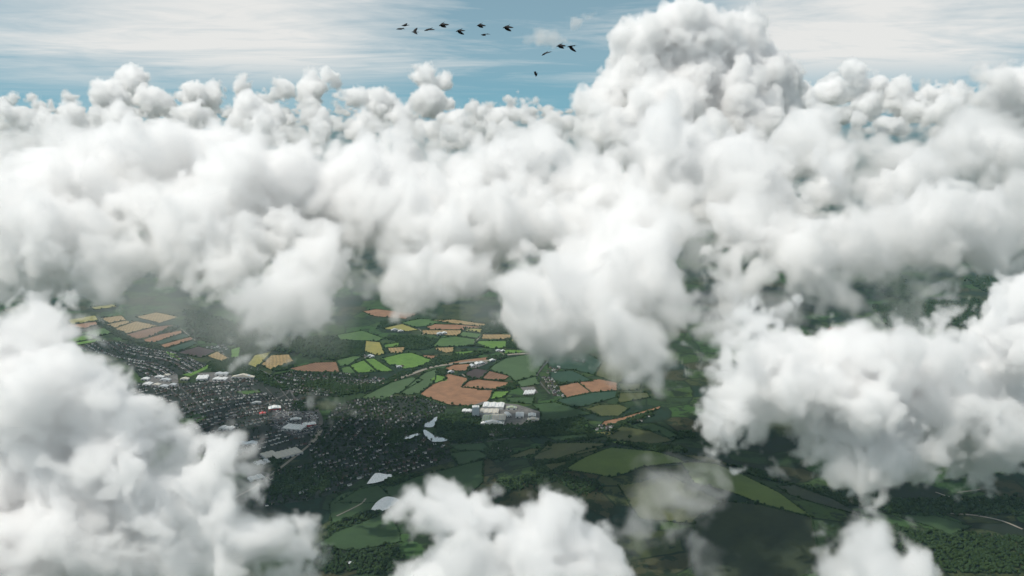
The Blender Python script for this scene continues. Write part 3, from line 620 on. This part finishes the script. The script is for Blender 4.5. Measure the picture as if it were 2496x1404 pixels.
hall('shopping_hall', Z4, 2000, 1180, 52, 22, 7, 10, 1, SHEET, SHEETG, 'small white shop at the back of the car park', 'shop'); hall('shopping_hall', Z4, 1857, 1105, 60, 40, 9, 18, 1, SHEET, RED, 'white-roofed shop with bright red walls among parked cars', 'shop')
hall('shopping_hall', Z4, 1535, 1240, 70, 34, 8, -12, 2, SHEET, SHEETG, 'white low building alone in the middle of the dark town', 'shop'); hall('depot', Z4, 1665, 1345, 95, 30, 8, 4, 2, SHEETB, SHEETG, 'long blue-grey depot in the dark town', 'depot', doors=5)
hall('depot', Z6, 440, 598, 60, 60, 9, 40, 3, SHEETC, SHEETG, 'cream ribbed depot where the town road bends', 'depot'); hall('depot', Z6, 560, 590, 120, 70, 10, 38, 6, SHEETC, SHEETG, 'biggest cream sawtooth depot along the town road', 'depot', doors=5)
hall('depot', Z6, 350, 755, 60, 40, 7, 38, 2, SHEET, SHEETG, 'white depot on the yard near the thick white cloud', 'depot'); hall('depot', Z6, 390, 650, 60, 40, 8, 38, 3, SHEETG, SHEETG, 'grey depot behind the dark trees by the town road', 'depot')
hall('depot', Z4, 1775, 1140, 30, 24, 7, 20, 1, RED, SHEETC, 'small red-roofed building in the dark town', 'depot', doors=1); hall('depot', Z4, 1735, 1066, 46, 14, 6, 14, 1, SHEET, SHEETG, 'thin white building beside the straight town road', 'depot', doors=1)
for X, Y, w_ in ((2470, 548, 90), (2465, 612, 100)): hall('far_warehouse', Z8, X, Y, w_, 40, 10, 0, 1, SHEET, SHEETG, 'far white warehouse in a dark hole of the cloud deck', 'warehouse', 'far warehouses')
CARM = [mat('car_white', (.75,.75,.75), rough=.3), mat('car_silver', (.45,.46,.47), rough=.3), mat('car_dark', (.05,.05,.07), rough=.3), mat('car_red', (.3,.03,.03), rough=.3)]
V, F, MI = [], [], []
for s in scatter(G(Z4,(1850,1120),(2130,1125),(2145,1190),(2090,1265),(1990,1280),(1850,1220)), 420, 1, 1):
    x, y = s[:2]; a = R(18) + (R(90) if rt.random() < .5 else 0); c, s_ = math.cos(a), math.sin(a); n0 = len(V)
    prof = [(-2.2,.3),(-2.2,.9),(-1.2,1.0),(-.7,1.5),(1.0,1.5),(1.6,.95),(2.2,.85),(2.2,.3)]
    for sd in (-.9, .9): V += [(px*c - sd*s_ + x, px*s_ + sd*c + y, pz + 2.6) for px, pz in prof]
    F += [(n0+i, n0+(i+1) % 8, n0+8+(i+1) % 8, n0+8+i) for i in range(8)] + [tuple(range(n0, n0+8))[::-1], tuple(range(n0+8, n0+16))]; MI += [int(rt.choice(4, p=[.4,.35,.18,.07]))] * 10
me = bpy.data.meshes.new('parked_cars'); me.from_pydata(V, [], F)
for m in CARM: me.materials.append(m)
me.polygons.foreach_set('material_index', MI); o = bpy.data.objects.new('parked_cars', me); COL.objects.link(o); tag(o, kind='stuff')

# ------------------------------------------------------------------ birds
FEATHER = mat('black_feathers', (.012,.012,.013), scale=6, rough=.7)
def bird_mesh(wl, wr, fold, spread):
    """one skin: a spindle body along +X (beak forward), wings lofted out of the flanks, raised WL / WR degrees and swept back by FOLD, a fanned tail"""
    bm = bmesh.new(); N = 10
    prof = [(.285,.004,.0),(.26,.014,.0),(.235,.032,.004),(.20,.040,.008),(.16,.042,.004),(.09,.062,-.004),(0,.068,-.008),(-.09,.055,-.004),(-.17,.032,.0),(-.21,.024,.0)]
    rings = []
    for x, r, z in prof:
        rings.append([bm.verts.new((x, r*math.cos(2*math.pi*k/N), z + r*.92*math.sin(2*math.pi*k/N))) for k in range(N)])
    for a, b in zip(rings[:-1], rings[1:]):
        for k in range(N): bm.faces.new((a[k], a[(k+1) % N], b[(k+1) % N], b[k]))
    bm.faces.new(rings[0][::-1])
    # tail: flat fan carried on from the last ring
    tail = []
    for k in range(N):
        an = 2*math.pi*k/N; tail.append(bm.verts.new((-.37 + .03*abs(math.cos(an)), math.cos(an)*spread, .004*math.sin(an))))
    for k in range(N): bm.faces.new((rings[-1][k], rings[-1][(k+1) % N], tail[(k+1) % N], tail[k]))
    bm.faces.new(tail)
    for side, ang in ((1, wl), (-1, wr)):
        a = R(ang); prev = None
        st = [(0,.13,-.10,.018),(.12,.145,-.13,.014),(.24,.12,-.15,.010),(.34,.06,-.16,.007),(.42,.0,-.15,.005),(.48,-.08,-.14,.003)]
        for i, (s, le, te, th) in enumerate(st):
            bend = a * (1 + .25 * s); sw = -fold * (s**1.3)
            y = .045 + s * math.cos(bend); z = .012 + s * math.sin(bend)
            ring = [bm.verts.new((le+sw, side*y, z)), bm.verts.new(((le+te)/2+sw, side*(y - th*math.sin(bend)), z+th*math.cos(bend))), bm.verts.new((te+sw - .015*(i % 2), side*y, z)), bm.verts.new(((le+te)/2+sw, side*(y + th*math.sin(bend)), z-th*math.cos(bend)))]
            if prev:
                for k in range(4): bm.faces.new((prev[k], prev[(k+1) % 4], ring[(k+1) % 4], ring[k]))
            else: bm.faces.new(ring)
            prev = ring
        bm.faces.new(prev[::-1])
    bmesh.ops.recalc_face_normals(bm, faces=bm.faces[:])
    me = bpy.data.meshes.new('bird'); bm.to_mesh(me); bm.free(); me.materials.append(FEATHER)
    for p in me.polygons: p.use_smooth = True
    return me
BM = {'flap': bird_mesh(-12, 30, .25, .07), 'down': bird_mesh(-55, -48, .55, .06), 'up': bird_mesh(62, 50, .45, .06), 'half': bird_mesh(-38, 15, .5, .07)}
BIRDS = [ # px, py, pose, heading, pitch, roll, scale
 (974,70,'half',200,10,25,1.0),(987,62,'flap',190,5,10,1.0),(1011,78,'flap',185,0,-15,.95),(1043,72,'half',200,20,20,1.15),(1076,59,'down',215,35,20,1.1),(1118,74,'down',205,25,30,1.05),
 (1168,60,'down',210,30,15,1.0),(1180,84,'half',205,10,30,1.05),(1233,65,'down',205,25,25,1.1),(1327,131,'half',215,30,35,1.15),(1363,110,'down',200,30,20,1.05),(1391,113,'down',190,10,55,1.1),(1308,183,'up',200,60,0,.7)]  # last bird is added in place of a stray teal mark
for px, py, pose, hd, pt, rl, sc in BIRDS:
    o = bpy.data.objects.new('bird', BM[pose]); COL.objects.link(o); o.location = at(px, py, 62 + (px % 7)); o.rotation_euler = (R(rl), R(pt), R(hd)); o.scale = (sc * .85,) * 3
    tag(o, 'black bird flying in the loose flock below the high veil', 'bird', 'flock of black birds')
print('ground done %.1fs' % (time.time() - T0))


# ------------------------------------------------------------------ clouds
def spl(N, n, h, off):             # cubic spline weights from n lattice values to N samples h cells apart
    x = 1.0 + off + np.arange(N) * h; i = np.floor(x).astype(int); t = x - i
    M = np.zeros((N, n), np.float32); r = np.arange(N)
    for k, wt in enumerate([(1-t)**3/6, (3*t**3-6*t*t+4)/6, (-3*t**3+3*t*t+3*t+1)/6, t**3/6]):
        M[r, np.clip(i-1+k, 0, n-1)] += wt
    return M
def noise(shape, vox, cell, rg):
    h = vox / cell; offs = rg.random(3)
    ns = [int(s * h + 5) for s in shape]
    A = rg.standard_normal(ns).astype(np.float32)
    for a in range(3):
        A = np.moveaxis(np.tensordot(spl(shape[a], ns[a], h, offs[a]), A, axes=(1, a)), 0, a)
    return np.ascontiguousarray(A) * np.float32(1.9)

def vapour_material(name, g=0.2, col=(1, 1, 1)):
    m = bpy.data.materials.new(name); m.use_nodes = True; t = m.node_tree; t.nodes.clear()
    pv = t.nodes.new('ShaderNodeVolumePrincipled'); out = t.nodes.new('ShaderNodeOutputMaterial')
    t.links.new(pv.outputs[0], out.inputs['Volume'])
    pv.inputs['Color'].default_value = (*col, 1); pv.inputs['Anisotropy'].default_value = g
    pv.inputs['Density'].default_value = 1.0
    return m
VAP = vapour_material('cloud_vapour')
def inside(px, py, poly):
    c = False; n = len(poly)
    for i in range(n):
        (x1, y1), (x2, y2) = poly[i], poly[i - 1]
        if (y1 > py) != (y2 > py) and px < (x2 - x1) * (py - y1) / (y2 - y1) + x1: c = not c
    return c
def dist_of(py):                   # how far off the top of the deck lies at that height of the picture
    return float(np.interp(py, [280, 350, 430, 600, 750, 900], [4700, 4100, 3500, 2900, 2550, 2350]))
def fill(poly, step, r, dist=dist_of, seed=1, jit=.35, rvar=.3):
    rg = np.random.default_rng(seed); out = []
    xs = [p[0] for p in poly]; ys = [p[1] for p in poly]
    y = min(ys)
    while y <= max(ys):
        x = min(xs) + rg.random() * step
        while x <= max(xs):
            px, py = x + rg.uniform(-jit, jit) * step, y + rg.uniform(-jit, jit) * step
            if inside(px, py, poly): out.append((px, py, dist(py), r * rg.uniform(1 - rvar, 1 + rvar)))
            x += step
        y += step * .8
    return out

JOBS = []
def cloud(name, label, blobs, group=None, cat='cloud', **k):
    JOBS.append((name, label, blobs, group, cat, k, len(JOBS)))

def density(blobs, seed, vox, rho, edge, s0, amp, gain=0.55, octs=6, kids=7, kids2=0, billow=0.0, squash=1.0, zbase=None, depth=0.5, kidr=(.3, .55), vary=.7, padf=1.3, rs=.9, warp=None):
    """blobs: (px, py, distance, radius in photo pixels) of the big puffs. Density is worked out on a lattice and later filled into a volume."""
    rg = np.random.default_rng(seed + 100)
    P = []
    for b in blobs:
        px, py, D, rp = b[:4]
        c = at(px, py, D); r = rp / FPX * np.linalg.norm(c - [0, 0, CAM_Z]) * rs
        c = c + np.array([0, (rg.random() - .5) * 2 * depth * r, 0])
        P.append((c, r))
        for k in range(kids):
            v = rg.standard_normal(3); v[2] = abs(v[2]) * 1.1 - .35; v /= np.linalg.norm(v)
            rr = r * rg.uniform(*kidr); cc = c + v * r * rg.uniform(.7, 1.0) * np.array([1, 1, squash])
            P.append((cc, rr))
            for k2 in range(kids2):
                v2 = v + rg.standard_normal(3) * .8; v2 /= np.linalg.norm(v2)
                P.append((cc + v2 * rr * .85, rr * rg.uniform(.3, .5)))
    pad = amp * padf + edge * .3
    lo = np.min([c - r - pad for c, r in P], axis=0); hi = np.max([c + r + pad for c, r in P], axis=0)
    sh = [int(math.ceil((hi[k] - lo[k]) / vox)) + 1 for k in range(3)]
    ax = [(lo[k] + vox * np.arange(sh[k])).astype(np.float32) for k in range(3)]
    f = np.full(sh, -pad * 2, np.float32)
    for c, r in P:
        sl, g = [], []
        R_ = r + min(pad * 1.5, r + 2 * vox)
        for k in range(3):
            a, b = np.searchsorted(ax[k], c[k] - R_), np.searchsorted(ax[k], c[k] + R_)
            sl.append(slice(a, b)); q = (ax[k][a:b] - np.float32(c[k]))
            g.append((q / np.float32(squash) if k == 2 else q)**2)
        d = np.float32(r) - np.sqrt(g[0][:, None, None] + g[1][None, :, None] + g[2][None, None, :])
        sl = tuple(sl); np.maximum(f[sl], d, out=f[sl])
    a, cell = amp, s0
    for o in range(octs):
        if cell < vox * 1.6: break
        n = noise(sh, vox, cell, rg)
        if billow:
            n2 = np.abs(n); n2 *= -1.6 * billow; n2 += .75 * billow; n *= 1 - billow; n += n2
        n *= np.float32(a * .5); f += n
        a *= gain; cell *= .5
    if zbase is not None:
        f -= np.maximum(0, (zbase - ax[2]) * 1.5)[None, None, :]
    if vary:
        n = noise(sh, vox, s0 * .8, rg); n *= np.float32(vary); np.exp(n, out=n); f *= n
    if warp:                       # shear the edges into torn threads: look the field up through a swirling offset
        wa, wc = warp; idx = np.zeros(sh, np.int64)
        for k in range(3):
            n = noise(sh, vox, wc, rg); n += noise(sh, vox, wc * .45, rg) * np.float32(.45)
            n *= np.float32(wa / vox * (.7 if k == 2 else 1.0)); n = n.astype(np.int32)
            sp_ = [1, 1, 1]; sp_[k] = sh[k]; n += np.arange(sh[k], dtype=np.int32).reshape(sp_); np.clip(n, 0, sh[k] - 1, out=n)
            idx *= sh[k]; idx += n
        f = np.take(f.ravel(), idx.ravel()).reshape(sh); del idx
    f *= np.float32(1 / edge); np.clip(f, 0, 1, out=f); f *= np.float32(rho)
    d = f
    for k in range(3):             # nothing on the outer faces
        for e in (0, -1):
            q = [slice(None)] * 3; q[k] = e; d[tuple(q)] = 0
    return d, lo, hi, sh, ax

def build_clouds():
    from concurrent.futures import ThreadPoolExecutor
    with ThreadPoolExecutor(4) as ex:
        res = [ex.submit(density, j[2], j[6], **j[5]) for j in JOBS]
        tot = 0
        for j, r in zip(JOBS, res):
            d, lo, hi, sh, ax = r.result(); tot += d.size
            print('cloud', sh, '%.1fM' % (d.size / 1e6), 'fill %.2f' % (d > 0).mean(), '%.1fs' % (time.time() - T0), j[1])
            link_cloud(j[0], j[1], j[3], j[4], d, lo, hi, sh, ax)
    print('voxels %.1fM' % (tot / 1e6))

def link_cloud(name, label, group, cat, d, lo, hi, sh, ax):
    me = bpy.data.meshes.new('lattice'); me.vertices.add(d.size)
    me.attributes.new('d', 'FLOAT', 'POINT').data.foreach_set('value', d.ravel())
    src = bpy.data.objects.new('lattice', me)
    vol = bpy.data.volumes.new(name); vol.materials.append(VAP)
    o = bpy.data.objects.new(name, vol); COL.objects.link(o)
    org = [float(v) for v in (lo + hi) / 2]; o.location = org
    mn = [float(ax[k][0]) - org[k] for k in range(3)]; mx = [float(ax[k][-1]) - org[k] for k in range(3)]
    ng = bpy.data.node_groups.new('cloud_fill', 'GeometryNodeTree')
    ng.interface.new_socket('Geometry', in_out='INPUT', socket_type='NodeSocketGeometry')
    ng.interface.new_socket('Geometry', in_out='OUTPUT', socket_type='NodeSocketGeometry')
    N, K = ng.nodes.new, ng.links.new
    N('NodeGroupInput'); go = N('NodeGroupOutput'); vc = N('GeometryNodeVolumeCube')
    oi = N('GeometryNodeObjectInfo'); oi.inputs['Object'].default_value = src
    vc.inputs['Min'].default_value = mn; vc.inputs['Max'].default_value = mx
    for k, nm in enumerate('XYZ'): vc.inputs['Resolution ' + nm].default_value = sh[k]
    def vm(op, x, y=None):
        q = N('ShaderNodeVectorMath'); q.operation = op; K(x, q.inputs[0])
        if y is not None: q.inputs[1].default_value = y
        return q.outputs[0]
    v = vm('SUBTRACT', N('GeometryNodeInputPosition').outputs[0], mn)
    v = vm('MULTIPLY', v, [(sh[k] - 1) / (mx[k] - mn[k]) for k in range(3)])
    v = vm('FLOOR', vm('ADD', v, (.5, .5, .5)))
    sp = N('ShaderNodeSeparateXYZ'); K(v, sp.inputs[0])
    ints = []
    for k in range(3):
        q = N('FunctionNodeFloatToInt'); K(sp.outputs[k], q.inputs[0]); ints.append(q.outputs[0])
    def im(op, x, y):
        q = N('FunctionNodeIntegerMath'); q.operation = op; K(x, q.inputs[0])
        if isinstance(y, int): q.inputs[1].default_value = y
        else: K(y, q.inputs[1])
        return q.outputs[0]
    idx = im('ADD', im('MULTIPLY', im('ADD', im('MULTIPLY', ints[0], sh[1]), ints[1]), sh[2]), ints[2])
    na = N('GeometryNodeInputNamedAttribute'); na.data_type = 'FLOAT'; na.inputs[0].default_value = 'd'
    si = N('GeometryNodeSampleIndex'); si.data_type = 'FLOAT'; si.domain = 'POINT'
    K(oi.outputs['Geometry'], si.inputs['Geometry']); K(na.outputs[0], si.inputs['Value']); K(idx, si.inputs['Index'])
    K(si.outputs[0], vc.inputs['Density'])
    sm = N('GeometryNodeSetMaterial'); sm.inputs['Material'].default_value = VAP
    K(vc.outputs[0], sm.inputs[0]); K(sm.outputs[0], go.inputs[0])
    o.modifiers.new('fill', 'NODES').node_group = ng
    tag(o, label, cat, group)
    return o

near = dict(vox=3.9, rho=.06, edge=24, s0=90, amp=62, gain=.86, kids=5, octs=6, padf=2.2, rs=.86, vary=.9, warp=(14, 45), kidr=(.35,.6))
cloud('cumulus_cloud', 'thick white cloud spilling over the town beside the shopping sheds',
  [(-80,930,1500,150),(40,1010,1500,150),(160,1080,1480,160),(290,1130,1450,130),(420,1190,1450,110),(500,1180,1450,70),(100,1210,1500,220),(0,1370,1450,200),(230,1340,1450,190),(420,1350,1450,140),(560,1390,1420,110),(670,1430,1420,85),(-50,820,1550,60),(430,1270,1450,100),(330,1230,1450,110)], **near)
cloud('cumulus_cloud', 'white knobbly cloud puff rising beside the pale oval patch',
  [(1080,1290,1300,65),(1010,1310,1300,55),(1150,1360,1320,95),(1240,1330,1300,80),(1360,1340,1320,90),(1300,1440,1320,120),(1100,1440,1300,120),(1430,1390,1320,80),(1090,1230,1300,24),(1200,1265,1300,28),(1480,1430,1320,50),(1300,1340,1300,85),(1390,1360,1310,80)], **{**near, 'rs': .98, 'amp': 46, 'vary': .7})
cloud('cumulus_cloud', 'large bright cloud floating over the dark hill with the smooth green ridge',
  [(1850,880,1750,115),(1780,960,1750,115),(1960,950,1720,150),(2110,980,1700,145),(2250,970,1720,160),(2400,880,1750,120),(2350,990,1720,130),(2470,810,1750,90),(2010,1040,1700,85),(2180,1055,1700,90),(2440,1000,1720,80),(1870,1020,1700,80),(2250,1080,1700,60)], **near)
cloud('cumulus_cloud', 'small white cloud tuft poking up over the dark wooded slope',
  [(2120,1380,1300,68),(2190,1370,1300,45),(2060,1410,1300,55),(2125,1325,1300,36),(2120,1290,1300,22)], **{**near, 'amp': 45, 'rs': 1.0})
thin = dict(vox=4.0, rho=.016, edge=40, s0=90, amp=90, gain=.78, kids=3, octs=7, padf=2.6, vary=1.1, warp=(22, 60))
cloud('cloud_wisp', 'thin torn grey cloud wisp drifting over the smooth green ridge',
  [(1530,1190,1500,40),(1580,1220,1500,48),(1650,1200,1500,40),(1560,1290,1500,40),(1600,1260,1500,40),(1680,1260,1500,24),(1700,1390,1480,50)], **{**thin, 'rho': .011, 'amp': 80})
cloud('cloud_wisp', 'small torn wisp hanging at the tip of the cloud over the town',
  [(650,1290,1450,28),(610,1295,1450,24),(690,1275,1450,16),(680,1320,1450,16)], **{**thin, 'amp': 55, 'rho': .014})
cloud('cloud_wisp', 'tiny wisp of cloud over the curved town road',
  [(805,990,2300,26),(780,1000,2300,18),(835,990,2300,15)], **{**thin, 'rho': .016, 'amp': 45, 's0': 60})
mid = dict(vox=7.2, rho=.03, edge=48, s0=170, amp=105, gain=.84, kids=4, octs=6, padf=1.9, vary=1.0, warp=(26, 90), kidr=(.35,.6))
cloud('cumulus_cloud', 'grey-bottomed cloud bank hanging over the striped brown fields',
  fill([(-80,470),(300,430),(740,430),(770,560),(750,600),(790,660),(800,760),(780,810),(720,815),(620,780),(520,720),(400,670),(250,645),(-80,640)], 95, 92, seed=3) + [(700,570,2900,70),(700,650,2700,60)], **mid)
cloud('cumulus_cloud', 'broad white cloud bank trailing grey vapour over the green and brown farmland',
  fill([(850,430),(1700,430),(1700,580),(1600,640),(1610,750),(1660,830),(1620,850),(1540,840),(1430,790),(1300,745),(1150,725),(1000,700),(890,675),(890,600),(850,560)], 95, 92, seed=4) + [(900,420,3600,80),(980,400,3700,80),(1540,770,2450,85),(1590,840,2350,75),(1480,740,2500,80),(1640,760,2450,60),(1500,820,2400,50)], **mid)
cloud('cumulus_cloud', 'ragged cloud deck with dark holes beyond the large bright cloud',
  fill([(1720,430),(2560,430),(2560,480),(1990,480),(1900,560),(1850,640),(1790,600)], 80, 75, seed=5)
  + fill([(1900,570),(2080,560),(2220,560),(2480,560),(2480,600),(2380,620),(2300,630),(2060,610),(1990,650)], 70, 55, seed=15)
  + [(1790,660,2800,50),(1775,720,2650,45),(1740,790,2500,42),(2310,690,2900,38),(2050,700,2800,40),(2440,650,3000,40)], **mid)
deck = dict(vox=9.5, rho=.024, edge=70, s0=220, amp=105, gain=.8, kids=4, vary=.9, warp=(30, 110))
cloud('cumulus_cloud', 'smooth white cloud deck stretching out below the far cauliflower clouds',
  fill([(-80,375),(150,355),(400,400),(700,385),(1000,410),(1250,385),(1330,400),(1330,470),(-80,470)], 75, 62, seed=6), **deck)
cloud('cumulus_cloud', 'smooth white cloud deck spreading at the foot of the cloud tower',
  fill([(1330,390),(1450,390),(1650,430),(1850,425),(1960,360),(2150,340),(2350,320),(2560,320),(2560,470),(1330,470)], 75, 62, seed=7), **deck)
cloud('cumulus_cloud', 'tall cauliflower-topped cumulus tower rising above the cloud deck',
  [(1680,118,6500,100),(1590,130,6500,90),(1785,145,6500,105),(1860,215,6500,115),(1700,230,6400,130),(1560,180,6450,80),(1500,230,6400,75),(1440,260,6300,65),(1620,270,6000,95),(1800,310,6300,100),(1480,330,5900,75),(1600,350,5800,85),(1720,370,5800,70),(1900,270,6500,65),(1350,310,6300,50),(1660,75,6500,50)],
  vox=8, rho=.03, edge=34, s0=170, amp=72, gain=.83, octs=6, kids=13, kids2=2, billow=.2, kidr=(.22,.5), vary=.4)
cloud('cumulus_cloud', 'upright white cloud plume standing by the far cloud ridge',
  [(2440,200,5000,45),(2400,180,5000,25),(2490,210,5000,55),(2470,270,5000,70),(2400,270,5000,40)], vox=9, rho=.035, edge=45, s0=240, amp=110, gain=.7, kids=9)
def puffs(x0, x1, y0, y1, n, seed):
    rg = np.random.default_rng(seed)
    return [(rg.uniform(x0, x1), (y := rg.uniform(y0, y1)), float(np.interp(y, [180, 340], [17000, 8500])) * rg.uniform(.9, 1.1), rg.uniform(8, 24)) for _ in range(n)]
far = dict(vox=17, rho=.024, edge=40, s0=230, amp=100, gain=.86, kids=8, kids2=1, billow=.15, kidr=(.2,.45), vary=.5, rs=.74)
cloud('cumulus_cloud', 'far row of heaped cumulus heads under the streaky high veil',
  [(90,255,11000,40),(40,285,10500,40),(160,290,10500,40),(330,205,12000,46),(270,240,11500,48),(380,250,11500,50),(480,230,12500,40),(520,215,13000,35),(590,215,13000,38),(470,280,10500,50),(600,270,10500,60),(300,300,10000,50),(690,215,12500,35),(420,320,9500,45),(640,310,9500,45),(120,310,9500,40)] + puffs(-60,690,232,335,130,31), **far)
cloud('cumulus_cloud', 'far cluster of cauliflower clouds around a twin-headed turret',
  [(760,220,12500,50),(815,195,12500,36),(860,240,12000,45),(1035,185,12500,36),(1080,200,12500,32),(1050,250,12000,55),(660,280,10500,50),(740,290,10000,40),(930,260,12000,45),(980,280,11000,40),(880,300,10500,45),(1000,320,9500,45),(1110,300,10500,40),(1160,280,11500,30),(1220,290,11000,32),(1280,275,11500,38),(1200,320,9500,40),(780,320,9500,40),(900,340,9000,40),(1100,340,9000,40)] + puffs(640,1380,240,335,130,32), **far)
cloud('cumulus_cloud', 'far sloping ridge of crinkled clouds behind the cloud tower',
  [(2080,180,13000,42),(2030,225,12500,42),(2130,210,13000,42),(2200,220,12500,40),(2270,225,12500,38),(2330,230,12000,35),(1980,245,12000,35),(2120,255,11500,45),(2220,260,11500,40),(2000,290,10500,40),(2320,265,11000,40)] + puffs(1940,2420,205,300,90,33), **far)
scrap = dict(vox=16, rho=.006, edge=60, s0=240, amp=120, gain=.76, kids=3, padf=1.8, squash=.6, vary=1.0, warp=(30, 150))
cloud('cloud_scrap', 'small flat cloud scrap floating under the flock of birds', [(1285,98,9000,12),(1315,96,9000,15),(1345,98,9000,12),(1375,100,9000,8)], **scrap)
cloud('cloud_scrap', 'little slanting cloud scrap beside the top of the cloud tower', [(1415,50,9000,7),(1435,42,9000,10),(1450,36,9000,8)], **scrap)
cloud('cloud_wisp', 'thin grey vapour sheet filling the hollows of the ragged cloud deck', [(1700,690,2800,60),(1690,640,2900,50),(1890,720,2900,60),(1930,690,3000,50),(2160,720,3000,45),(2230,760,2900,35),(2300,640,3100,40)], **{**thin, 'vox': 9, 'rho': .007, 's0': 150, 'amp': 110, 'padf': 2.0})
rgf = np.random.default_rng(77); floor_blobs = []
for yy in (268, 274, 282, 292, 304, 318, 334, 352):
    D_ = 420 / math.tan(math.atan((yy - 702) / FPX) + PITCH); D_ = min(D_, 30000); rp = 260 / D_ * FPX * .55
    x = -120.0
    while x < 2620:
        x += rp * rgf.uniform(1.2, 2.3); floor_blobs.append((x, yy + rgf.uniform(-3, 3), D_ * rgf.uniform(.93, 1.07), rp * rgf.uniform(.6, 1.2)))
cloud('cloud_floor', 'far pale floor of cloud running out to the horizon', floor_blobs, vox=30, rho=.014, edge=80, s0=600, amp=170, gain=.7, kids=3, squash=.6, vary=.6)
cloud('cloud_veil', 'thin milky veil of mist lying over the cloud banks',
  fill([(-100,420),(2600,400),(2600,590),(1900,610),(1600,760),(1000,720),(700,760),(-100,700)], 130, 120, seed=9, dist=lambda py: dist_of(py) * .9), vox=16, rho=.0020, edge=220, s0=500, amp=220, gain=.62, kids=2, vary=.6)
build_clouds()

# ------------------------------------------------------------------ haze under the clouds
hz = bpy.data.meshes.new('haze'); h0, h1, hx0, hx1, hy0, hy1 = -1.0, 600.0, -93000, 93000, -23000, 153000
hz.from_pydata([(x, y, z) for z in (h0, h1) for y in (hy0, hy1) for x in (hx0, hx1)], [], [(0,2,3,1),(4,5,7,6),(0,1,5,4),(2,6,7,3),(0,4,6,2),(1,3,7,5)])
hm = vapour_material('haze_air', 0.1, (.50, .82, 1.0)); hm.node_tree.nodes['Principled Volume'].inputs['Density'].default_value = 3.4e-5
hz.materials.append(hm); ho = bpy.data.objects.new('haze', hz); COL.objects.link(ho); tag(ho, kind='stuff')
print('script %.1fs' % (time.time() - T0))
